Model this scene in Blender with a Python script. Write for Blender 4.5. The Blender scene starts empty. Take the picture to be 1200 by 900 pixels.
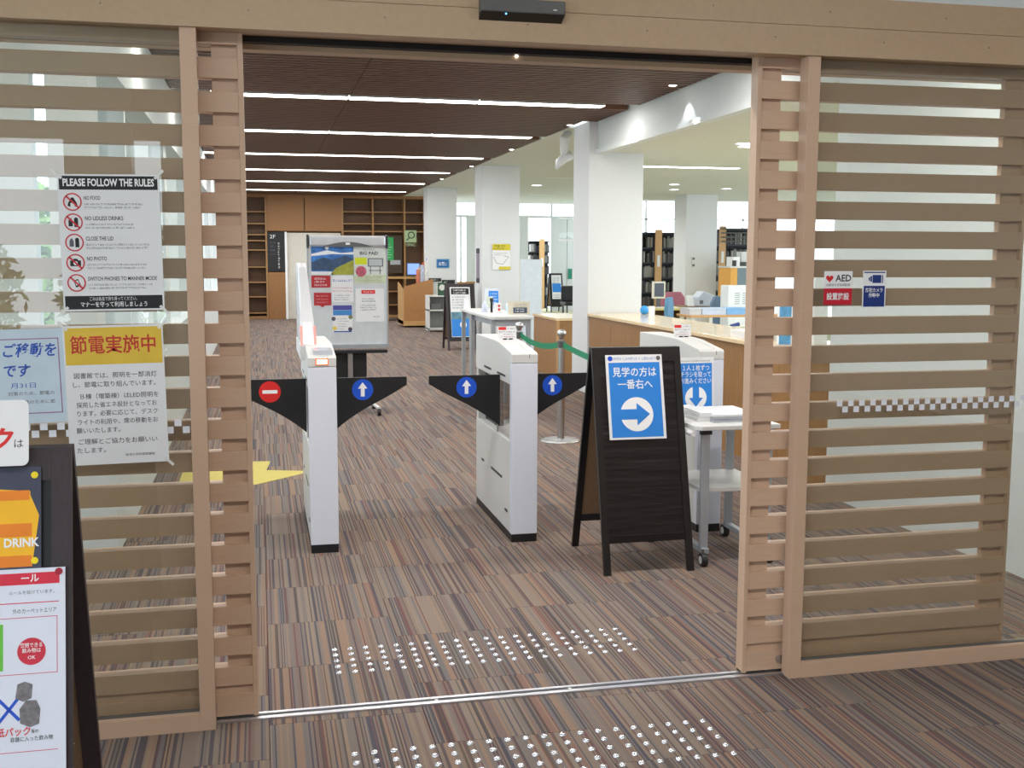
import bpy, math, random
from math import pi, radians, sin, cos, atan2, sqrt
from mathutils import Vector, Matrix, Euler
random.seed(7)
sc = bpy.context.scene
col = sc.collection

# ------------------------------------------------------------------ camera
FOC = 1297.2
YAW, PITCH, ROLL = .22404, .11469, -.00277
CAMZ = 1.5
_f = Vector((sin(YAW)*cos(PITCH), cos(YAW)*cos(PITCH), -sin(PITCH)))
_r = Vector((cos(YAW), -sin(YAW), 0))
_d = _f.cross(_r)
R_ = cos(ROLL)*_r + sin(ROLL)*_d
D_ = -sin(ROLL)*_r + cos(ROLL)*_d
cam = bpy.data.cameras.new('camera')
cam.sensor_fit = 'HORIZONTAL'; cam.sensor_width = 36
cam.lens = FOC*36/1200
cam.clip_start = .05; cam.clip_end = 200
camo = bpy.data.objects.new('camera', cam); col.objects.link(camo)
m = Matrix((R_, -D_, -_f)).transposed().to_4x4(); m.translation = (0, 0, CAMZ)
camo.matrix_world = m
sc.camera = camo

# ------------------------------------------------------------------ world, exposure
w = bpy.data.worlds.new('sky'); sc.world = w; w.use_nodes = True
bg = w.node_tree.nodes['Background']
bg.inputs[0].default_value = (.80, .90, 1.0, 1); bg.inputs[1].default_value = 4.0
sc.view_settings.view_transform = 'Standard'; sc.view_settings.look = 'None'
sc.view_settings.gamma = 1; sc.view_settings.use_curve_mapping = False
sc.view_settings.exposure = 0.0

# ------------------------------------------------------------------ helpers
def ray(x, y):
    return R_*(x-600) + D_*(y-450) + _f*FOC
def at(x, y, Y):
    "the point at depth Y that the photograph shows at x, y"
    d = ray(x, y); t = Y/d.y
    return Vector((d.x*t, Y, d.z*t+CAMZ))
def on(x, y, z=0):
    d = ray(x, y); t = (z-CAMZ)/d.z
    return Vector((d.x*t, d.y*t, z))
def lin(c):
    return tuple(((v/255)/12.92 if v/255 <= .04045 else ((v/255+.055)/1.055)**2.4) for v in c)
MATS = {}
def M(name, rgb, rough=.5, metal=0, var=.05, scale=14, stretch=(1, 1, 1), bump=0, emit=None, es=0, coat=0, spec=.5):
    if name in MATS: return MATS[name]
    mt = bpy.data.materials.new(name); mt.use_nodes = True
    nt = mt.node_tree; b = nt.nodes['Principled BSDF']
    b.inputs['Roughness'].default_value = rough; b.inputs['Metallic'].default_value = metal
    b.inputs['Specular IOR Level'].default_value = spec
    if coat: b.inputs['Coat Weight'].default_value = coat
    c = lin(rgb)
    tc = nt.nodes.new('ShaderNodeTexCoord'); mp = nt.nodes.new('ShaderNodeMapping'); mp.inputs['Scale'].default_value = stretch
    nz = nt.nodes.new('ShaderNodeTexNoise'); nz.inputs['Scale'].default_value = scale; nz.inputs['Detail'].default_value = 4
    nt.links.new(tc.outputs['Object'], mp.inputs[0]); nt.links.new(mp.outputs[0], nz.inputs['Vector'])
    rp = nt.nodes.new('ShaderNodeValToRGB')
    rp.color_ramp.elements[0].position = .3; rp.color_ramp.elements[1].position = .7
    rp.color_ramp.elements[0].color = tuple(v*(1-var) for v in c)+(1,)
    rp.color_ramp.elements[1].color = tuple(min(1, v*(1+var)) for v in c)+(1,)
    nt.links.new(nz.outputs['Fac'], rp.inputs[0]); nt.links.new(rp.outputs[0], b.inputs['Base Color'])
    if bump:
        bp = nt.nodes.new('ShaderNodeBump'); bp.inputs['Strength'].default_value = bump; bp.inputs['Distance'].default_value = .01
        nt.links.new(nz.outputs['Fac'], bp.inputs['Height']); nt.links.new(bp.outputs[0], b.inputs['Normal'])
    if emit:
        b.inputs['Emission Color'].default_value = lin(emit)+(1,); b.inputs['Emission Strength'].default_value = es
    MATS[name] = mt
    return mt
def glass(name, tint, refl=1.0):
    mt = bpy.data.materials.new(name); mt.use_nodes = True; nt = mt.node_tree; nt.nodes.clear()
    o = nt.nodes.new('ShaderNodeOutputMaterial'); mx = nt.nodes.new('ShaderNodeMixShader')
    tr = nt.nodes.new('ShaderNodeBsdfTransparent'); gl = nt.nodes.new('ShaderNodeBsdfGlossy')
    tr.inputs[0].default_value = tint+(1,); gl.inputs['Roughness'].default_value = .0
    lw_ = nt.nodes.new('ShaderNodeLayerWeight'); lw_.inputs[0].default_value = .5
    pw = nt.nodes.new('ShaderNodeMath'); pw.operation = 'POWER'; pw.inputs[1].default_value = 5
    mu = nt.nodes.new('ShaderNodeMath'); mu.operation = 'MULTIPLY_ADD'; mu.inputs[1].default_value = .95; mu.inputs[2].default_value = .045*refl
    nt.links.new(lw_.outputs['Facing'], pw.inputs[0]); nt.links.new(pw.outputs[0], mu.inputs[0]); nt.links.new(mu.outputs[0], mx.inputs[0])
    nt.links.new(tr.outputs[0], mx.inputs[1]); nt.links.new(gl.outputs[0], mx.inputs[2]); nt.links.new(mx.outputs[0], o.inputs[0])
    MATS[name] = mt
    return mt

class MB:
    def __init__(s): s.v = []; s.f = []; s.m = []; s.smooth = False
    def add(s, vs, fs, mi=0):
        n = len(s.v); s.v += [tuple(v) for v in vs]
        for f in fs: s.f.append([i+n for i in f]); s.m.append(mi)
        return s
    def box(s, x0, x1, y0, y1, z0, z1, mi=0):
        if x0 > x1: x0, x1 = x1, x0
        if y0 > y1: y0, y1 = y1, y0
        if z0 > z1: z0, z1 = z1, z0
        return s.add([(x0, y0, z0), (x1, y0, z0), (x1, y1, z0), (x0, y1, z0), (x0, y0, z1), (x1, y0, z1), (x1, y1, z1), (x0, y1, z1)],
              [(3, 2, 1, 0), (4, 5, 6, 7), (0, 1, 5, 4), (1, 2, 6, 5), (2, 3, 7, 6), (3, 0, 4, 7)], mi)
    def prism(s, poly, d0, d1, axis='x', mi=0):
        "poly of 2D points swept along the axis from d0 to d1"
        mk = {'x': lambda d, p: (d, p[0], p[1]), 'y': lambda d, p: (p[0], d, p[1]), 'z': lambda d, p: (p[0], p[1], d)}[axis]
        a = sum(poly[i][0]*poly[(i+1) % len(poly)][1]-poly[(i+1) % len(poly)][0]*poly[i][1] for i in range(len(poly)))
        if (a > 0) == (axis == 'y'): poly = poly[::-1]
        n = len(poly); vs = [mk(d0, p) for p in poly]+[mk(d1, p) for p in poly]
        fs = [tuple(range(n))[::-1], tuple(range(n, 2*n))]+[(i, (i+1) % n, n+(i+1) % n, n+i) for i in range(n)]
        return s.add(vs, fs, mi)
    def tube(s, pts, r, n=10, mi=0, flat=None):
        pts = [Vector(p) for p in pts]; vs = []; fs = []
        for i, p in enumerate(pts):
            t = ((pts[min(i+1, len(pts)-1)]-pts[max(i-1, 0)])).normalized()
            u = t.cross(Vector((0, 0, 1)) if abs(t.z) < .9 else Vector((0, 1, 0))).normalized(); q = t.cross(u)
            rr = r[i] if isinstance(r, (list, tuple)) else r
            for k in range(n):
                a = 2*pi*k/n; vs.append(p+(u*cos(a)+q*sin(a))*rr)
        for i in range(len(pts)-1):
            for k in range(n): fs.append((i*n+k, i*n+(k+1) % n, (i+1)*n+(k+1) % n, (i+1)*n+k))
        fs += [tuple(range(n))[::-1], tuple(range((len(pts)-1)*n, len(pts)*n))]
        return s.add(vs, fs, mi)
    def lathe(s, prof, c=(0, 0, 0), n=24, mi=0):
        vs = []; fs = []
        for (r, z) in prof:
            for k in range(n): a = 2*pi*k/n; vs.append((c[0]+r*cos(a), c[1]+r*sin(a), c[2]+z))
        for i in range(len(prof)-1):
            for k in range(n): fs.append((i*n+k, i*n+(k+1) % n, (i+1)*n+(k+1) % n, (i+1)*n+k))
        return s.add(vs, fs, mi)
    def obox(s, a, b, wx, wy, mi=0):
        "bar from a to b with x width wx and y depth wy"
        a = Vector(a); b = Vector(b); vs = []
        for p in (a, b):
            for dx, dy in ((-1, -1), (1, -1), (1, 1), (-1, 1)): vs.append(p+Vector((dx*wx/2, dy*wy/2, 0)))
        return s.add(vs, [(3, 2, 1, 0), (4, 5, 6, 7), (0, 1, 5, 4), (1, 2, 6, 5), (2, 3, 7, 6), (3, 0, 4, 7)], mi)
    def build(s, name, mats, parent=None, bevel=0, smooth=False):
        me = bpy.data.meshes.new(name); me.from_pydata(s.v, [], s.f)
        if not isinstance(mats, (list, tuple)): mats = [mats]
        for mm in mats: me.materials.append(mm)
        if len(mats) > 1: me.polygons.foreach_set('material_index', s.m)
        if smooth: me.polygons.foreach_set('use_smooth', [True]*len(me.polygons))
        me.update()
        o = bpy.data.objects.new(name, me); col.objects.link(o)
        if parent: o.parent = parent
        if bevel:
            b = o.modifiers.new('b', 'BEVEL'); b.width = bevel; b.segments = 2; b.limit_method = 'ANGLE'
        return o
def tag(o, label=None, cat=None, group=None, kind=None):
    if label: o['label'] = label
    if cat: o['category'] = cat
    if group: o['group'] = group
    if kind: o['kind'] = kind
    return o
def thing(name, label, cat, loc=(0, 0, 0), rot=(0, 0, 0), group=None, kind=None):
    o = bpy.data.objects.new(name, None); col.objects.link(o); o.empty_display_size = .05
    o.location = loc; o.rotation_euler = rot
    return tag(o, label, cat, group, kind)
def bx(name, mat, parent, x0, x1, y0, y1, z0, z1, bevel=0):
    return MB().box(x0, x1, y0, y1, z0, z1).build(name, mat, parent, bevel)
def copy_tree(o, parent=None):
    c = o.copy(); col.objects.link(c); c.parent = parent
    for ch in list(o.children): copy_tree(ch, c)
    return c

# flat print on a sheet: local x right, local y up, local z towards the reader
def sheet(name, label, cat, w, h, loc, rot=(pi/2, 0, 0), mat=None, t=.0015, group=None, sheetname='sheet'):
    r = thing(name, label, cat, loc, rot, group)
    MB().box(-w/2, w/2, -h/2, h/2, 0, t).build(sheetname, mat or WHITEP, r)
    r['t'] = t
    return r
def L0(r, k): return r.get('t', 0)+.0004*k*r.get('ls', 1)
def rect(r, name, x0, y0, x1, y1, mat, k=1):
    return MB().box(x0, x1, y0, y1, L0(r, k)-.0003, L0(r, k)).build(name, mat, r)
def poly(r, name, pts, mat, k=1):
    return MB().prism(pts, L0(r, k)-.0003, L0(r, k), 'z').build(name, mat, r)
def circ(cx, cy, rr, n=28, a0=0, a1=2*pi):
    return [(cx+rr*cos(a0+(a1-a0)*i/n), cy+rr*sin(a0+(a1-a0)*i/n)) for i in range(n if abs(a1-a0-2*pi) < 1e-6 else n+1)]
def disc(r, name, cx, cy, rr, mat, k=1): return poly(r, name, circ(cx, cy, rr), mat, k)
def ringm(mb, cx, cy, ro, ri, z, mi=0, n=28):
    vs = [(cx+q*cos(2*pi*i/n), cy+q*sin(2*pi*i/n), z) for q in (ro, ri) for i in range(n)]
    mb.add(vs, [(i, (i+1) % n, n+(i+1) % n, n+i) for i in range(n)], mi)
def text(r, name, s, x, y, size, mat, k=1, align='CENTER', bold=0, fit=None, sx=1, ital=0, plane=None):
    cu = bpy.data.curves.new(name, 'FONT'); cu.body = s; cu.size = size; cu.align_x = align; cu.align_y = 'CENTER'
    cu.resolution_u = 2; cu.offset = bold*size; cu.shear = ital; cu.extrude = 0
    o = bpy.data.objects.new(name, cu); col.objects.link(o)
    me = bpy.data.meshes.new_from_object(o.evaluated_get(bpy.context.evaluated_depsgraph_get()))
    bpy.data.objects.remove(o)
    if len(me.vertices):
        xs = [v.co.x for v in me.vertices]; wd = max(xs)-min(xs)
        if fit and wd > 0: sx = fit/wd
        for v in me.vertices: v.co.x *= sx
    me.materials.clear(); me.materials.append(mat)
    o = bpy.data.objects.new(name, me); col.objects.link(o); o.parent = r
    o.location = (x, y, L0(r, k))
    return o
def smallprint(r, name, x0, x1, y, lines, dy, hgt, mat, k=1, seed=1, ragged=.25, cw=None):
    rd = random.Random(seed); mb = MB(); cw = cw or hgt*.9
    for i in range(lines):
        xx = x0; end = x1-(x1-x0)*ragged*rd.random(); yy = y-i*dy
        while xx < end:
            ww = cw*rd.uniform(.5, .9)
            for q in range(2):
                h0 = hgt*rd.uniform(.1, .45)
                mb.box(xx, min(xx+ww, end), yy-hgt/2+q*hgt*.55, yy-hgt/2+q*hgt*.55+h0*.8, L0(r, k)-.0002, L0(r, k))
            xx += cw*rd.choice((1, 1, 1, 1.3))
    o = mb.build(name, mat, r)
    return o

# ------------------------------------------------------------------ materials
WHITEP = M('white_paper', (228, 228, 230), .6, var=.015)
LAM = M('beige_laminate', (200, 168, 143), .45, var=.035, scale=30, stretch=(.5, 4, 9))
LAMH = M('beige_header_paint', (186, 158, 128), .5, var=.03, scale=60)
WALLW = M('white_wall_paint', (214, 218, 218), .75, var=.015)
COLW = M('white_column_paint', (212, 214, 216), .7, var=.02, scale=40)
CEILG = M('pale_ceiling_board', (208, 209, 200), .85, var=.02)
WOODO = M('orange_oak', (168, 118, 70), .45, var=.12, scale=18, stretch=(6, 6, .6))
WOODL = M('light_oak', (190, 146, 92), .45, var=.06, scale=14, stretch=(6, 6, .6))
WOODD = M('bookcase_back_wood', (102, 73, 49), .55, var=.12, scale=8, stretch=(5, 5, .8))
COUNTERF = M('counter_front_wood', (150, 108, 62), .4, var=.14, scale=9, stretch=(5, 5, .4))
COUNTERT = M('counter_top_laminate', (226, 200, 158), .18, var=.03, scale=10, stretch=(5, .6, 1), coat=.3)
SLATW = M('ceiling_slat_wood', (92, 60, 40), .55, var=.18, scale=6, stretch=(.6, 9, 9))
SLATB = M('ceiling_void_black', (42, 30, 24), .9)
GATEW = M('gate_white_enamel', (216, 220, 232), .35, var=.012, scale=60)
GATEG = M('gate_grey_enamel', (208, 208, 206), .4, var=.012, scale=60)
BLK = M('matt_black_plastic', (22, 22, 26), .45)
BLKG = M('black_flap_board', (20, 20, 24), .5, var=.15, scale=220)
BLKF = M('black_stained_wood', (22, 20, 22), .4, var=.2, scale=30, stretch=(5, 5, .6))
BROWNF = M('dark_brown_wood', (52, 42, 46), .5, var=.15, scale=30, stretch=(5, 5, .6))
HARDB = M('hardboard_brown', (132, 104, 78), .75, var=.07, scale=80)
CHALK = M('wrinkled_black_film', (20, 20, 24), .3, var=.2, scale=5, stretch=(.6, 1, 5), bump=1.0)
BLUE = M('print_blue', (38, 128, 214), .5, var=.01)
BLUED = M('sign_blue', (24, 82, 200), .4, var=.01)
NAVY = M('print_navy', (22, 50, 122), .5, var=.01)
RED = M('sign_red', (214, 40, 40), .4, var=.01)
REDD = M('print_dark_red', (176, 34, 44), .5)
INK = M('print_black', (26, 26, 30), .6, var=.01)
INKG = M('print_grey', (92, 92, 104), .6, var=.01)
YEL = M('print_yellow', (232, 196, 48), .5, var=.02)
WHITE = M('print_white', (238, 238, 240), .5, var=.01)
STEEL = M('brushed_steel', (196, 196, 198), .28, 1, var=.04, scale=60)
ALU = M('aluminium_track', (215, 215, 222), .3, .9, var=.04, scale=50, stretch=(.3, 9, 9))
GREYM = M('grey_painted_metal', (168, 172, 178), .4, .3)
GREYD = M('dark_grey_plastic', (92, 92, 92), .35)
GREYL = M('light_grey_laminate', (214, 214, 212), .4, var=.02)
GREEN = M('belt_green', (24, 132, 92), .6)
RUB = M('caster_rubber', (34, 34, 36), .5)
LAMPE = M('lamp_diffuser', (255, 250, 240), .5, emit=(255, 250, 238), es=9)
LAMPO = M('office_lamp_diffuser', (255, 255, 255), .5, emit=(245, 250, 255), es=11)
GLASSF = glass('fixed_panel_glass', (.91, .925, .90), 1.4)
GLASSC = glass('clear_glass', (.97, .98, .975), .6)

# carpet: narrow random stripes along y, half metre tiles staggered, all from world position
def carpet_mat():
    mt = bpy.data.materials.new('striped_carpet'); mt.use_nodes = True; nt = mt.node_tree; b = nt.nodes['Principled BSDF']
    b.inputs['Roughness'].default_value = .95; b.inputs['Specular IOR Level'].default_value = .15
    N = nt.nodes.new; Lk = nt.links.new
    g = N('ShaderNodeNewGeometry'); s = N('ShaderNodeSeparateXYZ'); Lk(g.outputs['Position'], s.inputs[0])
    def mt_(op, a, b_=None, c=None):
        n = N('ShaderNodeMath'); n.operation = op
        for i, q in enumerate((a, b_, c)):
            if q is None: continue
            if isinstance(q, (int, float)): n.inputs[i].default_value = q
            else: Lk(q, n.inputs[i])
        return n.outputs[0]
    X, Y = s.outputs[0], s.outputs[1]
    ix = mt_('FLOOR', mt_('DIVIDE', mt_('ADD', X, .0), .5))
    par = mt_('FLOORED_MODULO', ix, 2.0)
    iy = mt_('FLOOR', mt_('DIVIDE', mt_('ADD', Y, mt_('MULTIPLY', par, .25)), .5))
    tid = mt_('ADD', mt_('MULTIPLY', ix, 17.3), mt_('MULTIPLY', iy, 7.7))
    def stripes(freq, mul, jit):
        # wobble stripe width with a smooth 1D noise
        w1 = N('ShaderNodeTexNoise'); w1.noise_dimensions = '1D'; w1.inputs['Scale'].default_value = 31; w1.inputs['Detail'].default_value = 0
        Lk(mt_('ADD', X, mt_('MULTIPLY', tid, mul)), w1.inputs['W'])
        sx = mt_('MULTIPLY', X, freq)
        sx = mt_('ADD', sx, mt_('MULTIPLY', w1.outputs['Fac'], jit))
        sx = mt_('FLOOR', sx)
        wn = N('ShaderNodeTexWhiteNoise'); wn.noise_dimensions = '2D'
        cv = N('ShaderNodeCombineXYZ'); Lk(sx, cv.inputs[0]); Lk(mt_('MULTIPLY', tid, mul), cv.inputs[1]); Lk(cv.outputs[0], wn.inputs['Vector'])
        return wn.outputs['Value']
    def ramp(v, stops):
        r = N('ShaderNodeValToRGB'); r.color_ramp.interpolation = 'CONSTANT'
        e = r.color_ramp.elements
        e[0].position = 0; e[0].color = lin(stops[0][1])+(1,); e[1].position = stops[1][0]; e[1].color = lin(stops[1][1])+(1,)
        for p, c in stops[2:]:
            q = e.new(p); q.color = lin(c)+(1,)
        Lk(v, r.inputs[0]); return r.outputs[0]
    c1 = ramp(stripes(62, 1.0, 1.6), [(0, (131, 113, 101)), (.24, (141, 113, 94)), (.40, (122, 110, 104)), (.58, (135, 119, 107)), (.76, (124, 102, 94)), (.88, (116, 108, 107)), (.97, (132, 98, 86))])
    v2 = stripes(185, 1.7, 1.5)
    c2 = ramp(v2, [(0, (60, 62, 82)), (.10, (100, 60, 64)), (.16, (76, 70, 66)), (.25, (52, 52, 64)), (.30, (146, 122, 98))])
    lt = N('ShaderNodeMath'); lt.operation = 'LESS_THAN'; lt.inputs[1].default_value = .36; Lk(v2, lt.inputs[0])
    mk = mt_('MULTIPLY', lt.outputs[0], .68)
    mx = N('ShaderNodeMix'); mx.data_type = 'RGBA'; Lk(mk, mx.inputs['Factor'])
    Lk(c1, mx.inputs['A']); Lk(c2, mx.inputs['B'])
    nz = N('ShaderNodeTexNoise'); nz.inputs['Scale'].default_value = 240; Lk(g.outputs['Position'], nz.inputs['Vector'])
    m2 = N('ShaderNodeMix'); m2.data_type = 'RGBA'; m2.blend_type = 'MULTIPLY'; m2.inputs['Factor'].default_value = .35
    Lk(mx.outputs['Result'], m2.inputs['A']); Lk(nz.outputs['Color'], m2.inputs['B'])
    hs = N('ShaderNodeHueSaturation'); hs.inputs['Saturation'].default_value = .86; hs.inputs['Value'].default_value = 1.2
    Lk(m2.outputs['Result'], hs.inputs['Color']); Lk(hs.outputs[0], b.inputs['Base Color'])
    bp = N('ShaderNodeBump'); bp.inputs['Strength'].default_value = .3; bp.inputs['Distance'].default_value = .004
    Lk(nz.outputs['Fac'], bp.inputs['Height']); Lk(bp.outputs[0], b.inputs['Normal'])
    return mt
CARPET = carpet_mat()
GREENF = M('green_carpet', (176, 172, 138), .95, var=.06, scale=60)

# ------------------------------------------------------------------ the setting
fl_ = thing('floor', 'striped brown, grey and maroon carpet running through the doorway', 'floor', kind='structure')
TX0, TX1, TY0, TY1 = -1.0, 3.5, 2.0, 8.5
mbf = MB()
mbf.box(-4, 6.5, -5, 28, -.06, -.006)
mbf.build('underlay', SLATB, fl_)
mbf = MB()
mbf.box(-4, 3.9, -5, TY0, -.006, 0); mbf.box(-4, TX0, TY0, 28, -.006, 0); mbf.box(TX0, 3.9, TY1, 28, -.006, 0); mbf.box(TX1, 3.9, TY0, TY1, -.006, 0)
mbf.build('carpet', CARPET, fl_)
e = .0012
tm = MB().add([(e, e, 0), (.5-e, e, 0), (.5-e, .5-e, 0), (e, .5-e, 0), (0, 0, -.006), (.5, 0, -.006), (.5, .5, -.006), (0, .5, -.006)],
              [(0, 1, 2, 3), (4, 5, 1, 0), (5, 6, 2, 1), (6, 7, 3, 2), (7, 4, 0, 3)])
first = None
for i in range(9):
    ix = int(TX0/.5)+i; off = .25 if ix % 2 else 0
    ys = [TY0-off+.5*k for k in range(14)]
    for y in ys:
        if y < TY0 or y+.5 > TY1+1e-6:
            MB().box(TX0+.5*i, TX0+.5*i+.5, max(y, TY0), min(y+.5, TY1), -.006, -.0001).build('carpet_tile', CARPET, fl_) if min(y+.5, TY1)-max(y, TY0) > .01 else None
            continue
        if first is None: first = tm.build('carpet_tile', CARPET, fl_); o = first
        else: o = first.copy(); col.objects.link(o)
        o.location = (TX0+.5*i, y, 0)
gf = tag(MB().box(3.9, 14, 9.0, 32, -.06, .0).build('floor', GREENF), 'pale green carpet of the office behind the service counter', 'floor', kind='structure')
tag(MB().box(3.9, 14, 3.9, 9.0, -.06, .0).build('floor', GREENF), 'green carpet hidden behind the white side wall', 'floor', kind='structure')

# wood slat ceiling
CZ = 2.94
ce = thing('ceiling', 'dark wooden slatted ceiling over the gates', 'ceiling', kind='structure')
bx('ceiling_board', SLATB, ce, -1.15, 3.44, 3.95, 27.2, CZ+.045, CZ+.09)
bx('ceiling_board', SLATB, ce, 3.44, 3.6, 3.95, 11.65, CZ+.045, CZ+.09)
STRIPY = [4.6, 7.5, 10.45, 13.37, 16.36, 19.32, 22.3, 25.2]
mb = MB(); y = 4.0; pitch = .105
while y < 27.0:
    if not any(abs(y+.036-sy) < .12 for sy in STRIPY):
        for a, b_ in ((-1.12, .837), (.843, 3.42 if y > 11.6 else 3.58)):
            mb.box(a, b_, y, y+.072, CZ, CZ+.045)
    y += pitch
tag(mb.build('slat', SLATW, ce), kind='stuff')
for sy in STRIPY:
    for k, (xa, xb) in enumerate(((-1.0, -.38), (-.36, .83), (.85, 2.04), (2.06, 3.27))):
        t = thing('linear_ceiling_light', 'slim ceiling strip light, %s from the left in the %s row inside' % (['first', 'second', 'third', 'fourth'][k], ['hidden nearest', 'second', 'third', 'fourth', 'fifth', 'sixth', 'seventh', 'farthest'][STRIPY.index(sy)]),
                  'ceiling light', (0, sy, CZ), group='strip lights in the slatted ceiling')
        MB().box(xa, xb, -.08, .08, -.006, .018).build('diffuser', LAMPE, t)
        MB().box(xa, xb, -.095, -.08, -.002, .03).box(xa, xb, .08, .095, -.002, .03).box(xa-.01, xa, -.095, .095, .0, .03).build('housing', GREYM, t)
        ld = bpy.data.lights.new('strip_lamp', 'AREA'); ld.shape = 'RECTANGLE'; ld.size = xb-xa; ld.size_y = .13; ld.energy = 13*(xb-xa); ld.color = (1, .97, .93)
        lo = bpy.data.objects.new('strip_lamp', ld); col.objects.link(lo); lo.parent = t; lo.location = ((xa+xb)/2, 0, -.008)

# small spot lamps along the ceiling edge
for i, y in enumerate((6.0, 9.05, 12.0, 14.9, 17.8, 20.8)):
    t = thing('spotlight', 'tiny recessed spotlight at the wooden ceiling edge, %s from the doorway' % ['first', 'second', 'third', 'fourth', 'fifth', 'sixth'][i], 'spotlight', (3.38 if y > 11.7 else 3.45, y, CZ), group='spotlights along the wooden ceiling edge')
    MB().lathe([(0, -.006), (.022, -.006), (.03, -.001), (.034, .0)], n=14).build('lens', LAMPE, t)
    if y < 10:
        ld = bpy.data.lights.new('spot_lamp', 'SPOT'); ld.energy = 7; ld.spot_size = 1.2; ld.shadow_soft_size = .02
        lo = bpy.data.objects.new('spot_lamp', ld); col.objects.link(lo); lo.parent = t; lo.location = (0, 0, -.01); lo.rotation_euler = (0, radians(-16), 0)

# pale ceilings
tag(MB().prism([(3.44, 12.25), (4.05, 12.2), (6.75, 21), (14, 21), (14, 27.6), (9.1, 27.6), (9.1, 30), (3.44, 30)], CZ, CZ+.08, 'z').build('ceiling', CEILG), 'pale greenish white ceiling beyond the first column', 'ceiling', kind='structure')
OC = 2.62
tag(MB().prism([(3.66, 3.9), (14, 3.9), (14, 21), (6.75, 21), (4.05, 12.2), (3.66, 12.2)], OC, OC+.4, 'z').build('ceiling', CEILG), 'lower pale ceiling over the office with round downlights', 'ceiling', kind='structure')
bm_ = thing('trim_1', 'white ceiling beam from the door to the first column', 'beam', kind='structure')
bx('beam', WALLW, bm_, 3.6, 3.66, 3.9, 11.66, OC+.02, CZ+.08)
bx('lip', WALLW, bm_, 3.57, 3.66, 3.9, 11.66, OC-.02, OC+.03)

# columns
for i, y in enumerate((11.65, 17.55, 23.4)):
    tag(MB().box(3.5, 4.12, y, y+.6, -.01, CZ+.01).build('column', COLW, bevel=.004),
        ['square white column where the wooden counter ends', 'second white column, with a yellow and white notice', 'farthest white column, with a blue sign'][i], 'column', kind='structure')
tag(MB().box(7.55, 8.15, 19.0, 19.6, -.01, OC+.3).build('column', COLW), 'white column among the office desks', 'column', kind='structure')
sw = thing('wall_switch', 'small grey wall switches on the office column', 'switch', (7.7, 18.995, 1.45))
bx('plate', GREYL, sw, -.03, .03, -.012, 0, -.16, .06); bx('button', GREYD, sw, -.02, .02, -.02, -.012, 0, .04); bx('button', GREYD, sw, -.02, .02, -.02, -.012, -.12, -.08)
sw.location.y = 18.998

# right white wall near the door
tag(MB().box(3.48, 3.6, 3.0, 6.3, -.01, 3.0).build('wall_right', WALLW), 'plain white wall behind the right glass panel', 'wall', kind='structure')
# left low wall with windows
lw = thing('wall_left', 'low white wall with a row of windows along the left side', 'wall', kind='structure')
bx('low_wall', WALLW, lw, -1.05, -.72, 5.75, 27, -.01, .86)
bx('sill', GREYL, lw, -1.07, -.70, 5.73, 27, .86, .89)
bx('lintel', WALLW, lw, -1.05, -.72, 5.75, 27, 2.45, CZ+.02)
y = 5.78
k = 0
while y < 26.5:
    wd = .28 if k % 3 == 0 else .06
    bx('mullion', WALLW, lw, -.98, -.78, y, y+wd, .89, 2.45); y += 1.45; k += 1
bx('pane', GLASSC, lw, -.885, -.875, 5.8, 26.9, .89, 2.45)
w2 = thing('window_4', 'tall window wall left of the entrance', 'window', kind='structure')
for y in (3.75, 4.4, 5.05, 5.7): bx('mullion', WALLW, w2, -3.4, -3.3, y, y+.07, .3, 2.5)
bx('low_wall', WALLW, w2, -3.4, -3.2, 3.6, 5.9, 0, .3); bx('lintel', WALLW, w2, -3.4, -3.2, 3.6, 5.9, 2.5, 2.96)
tag(MB().box(-3.4, -1.05, 5.78, 5.9, 0, 2.96).build('wall_side', WALLW), 'white return wall left of the low window wall', 'wall', kind='structure')
tag(MB().box(-3.4, -1.15, 3.6, 5.9, 2.96, 3.02).build('ceiling', WALLW), 'white ceiling left of the slatted ceiling', 'ceiling', kind='structure')

# ------------------------------------------------------------------ doorway
hd = thing('trim_2', 'wide beige header above the automatic door', 'header', kind='structure')
bx('header_board', LAMH, hd, -2.2, 3.48, 3.49, 3.56, 2.172, 2.267)
bx('header_board', LAMH, hd, -2.2, 3.48, 3.49, 3.56, 2.2685, 2.365)
bx('housing', LAMH, hd, -2.2, 3.48, 3.56, 3.66, 2.185, 2.365)
bx('inner_rail', LAMH, hd, -2.2, 3.48, 3.70, 3.76, 2.150, 2.365)
bx('guide_slot', BLK, hd, -2.2, 3.48, 3.662, 3.698, 2.166, 2.30)
mb = MB()
for i in range(26):
    x = -1.9+i*.21+random.uniform(-.02, .02); z = 2.225 if i % 2 else 2.315
    mb.lathe([(0, 0), (.0028, 0)], n=6) if False else mb.box(x-.002, x+.002, 3.4885, 3.4902, z-.002, z+.002)
tag(mb.build('screw', GREYD, hd), kind='stuff')
tag(MB().box(-3.4, 3.6, 3.5, 3.62, 2.365, 3.1).build('wall_front', WALLW), 'white wall strip above the door header', 'wall', kind='structure')
tr = thing('trim_3', 'aluminium door track set in the carpet', 'track', kind='structure')
for y0, y1, z1 in ((3.545, 3.565, .006), (3.585, 3.60, .006), (3.565, 3.585, .001)):
    bx('track_rail', ALU if z1 > .002 else GREYD, tr, -1.4, 3.3, y0, y1, -.004, z1)
for x in (.55, 1.02): bx('track_joint', GREYL, tr, x, x+.01, 3.563, 3.587, 0, .004)

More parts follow.
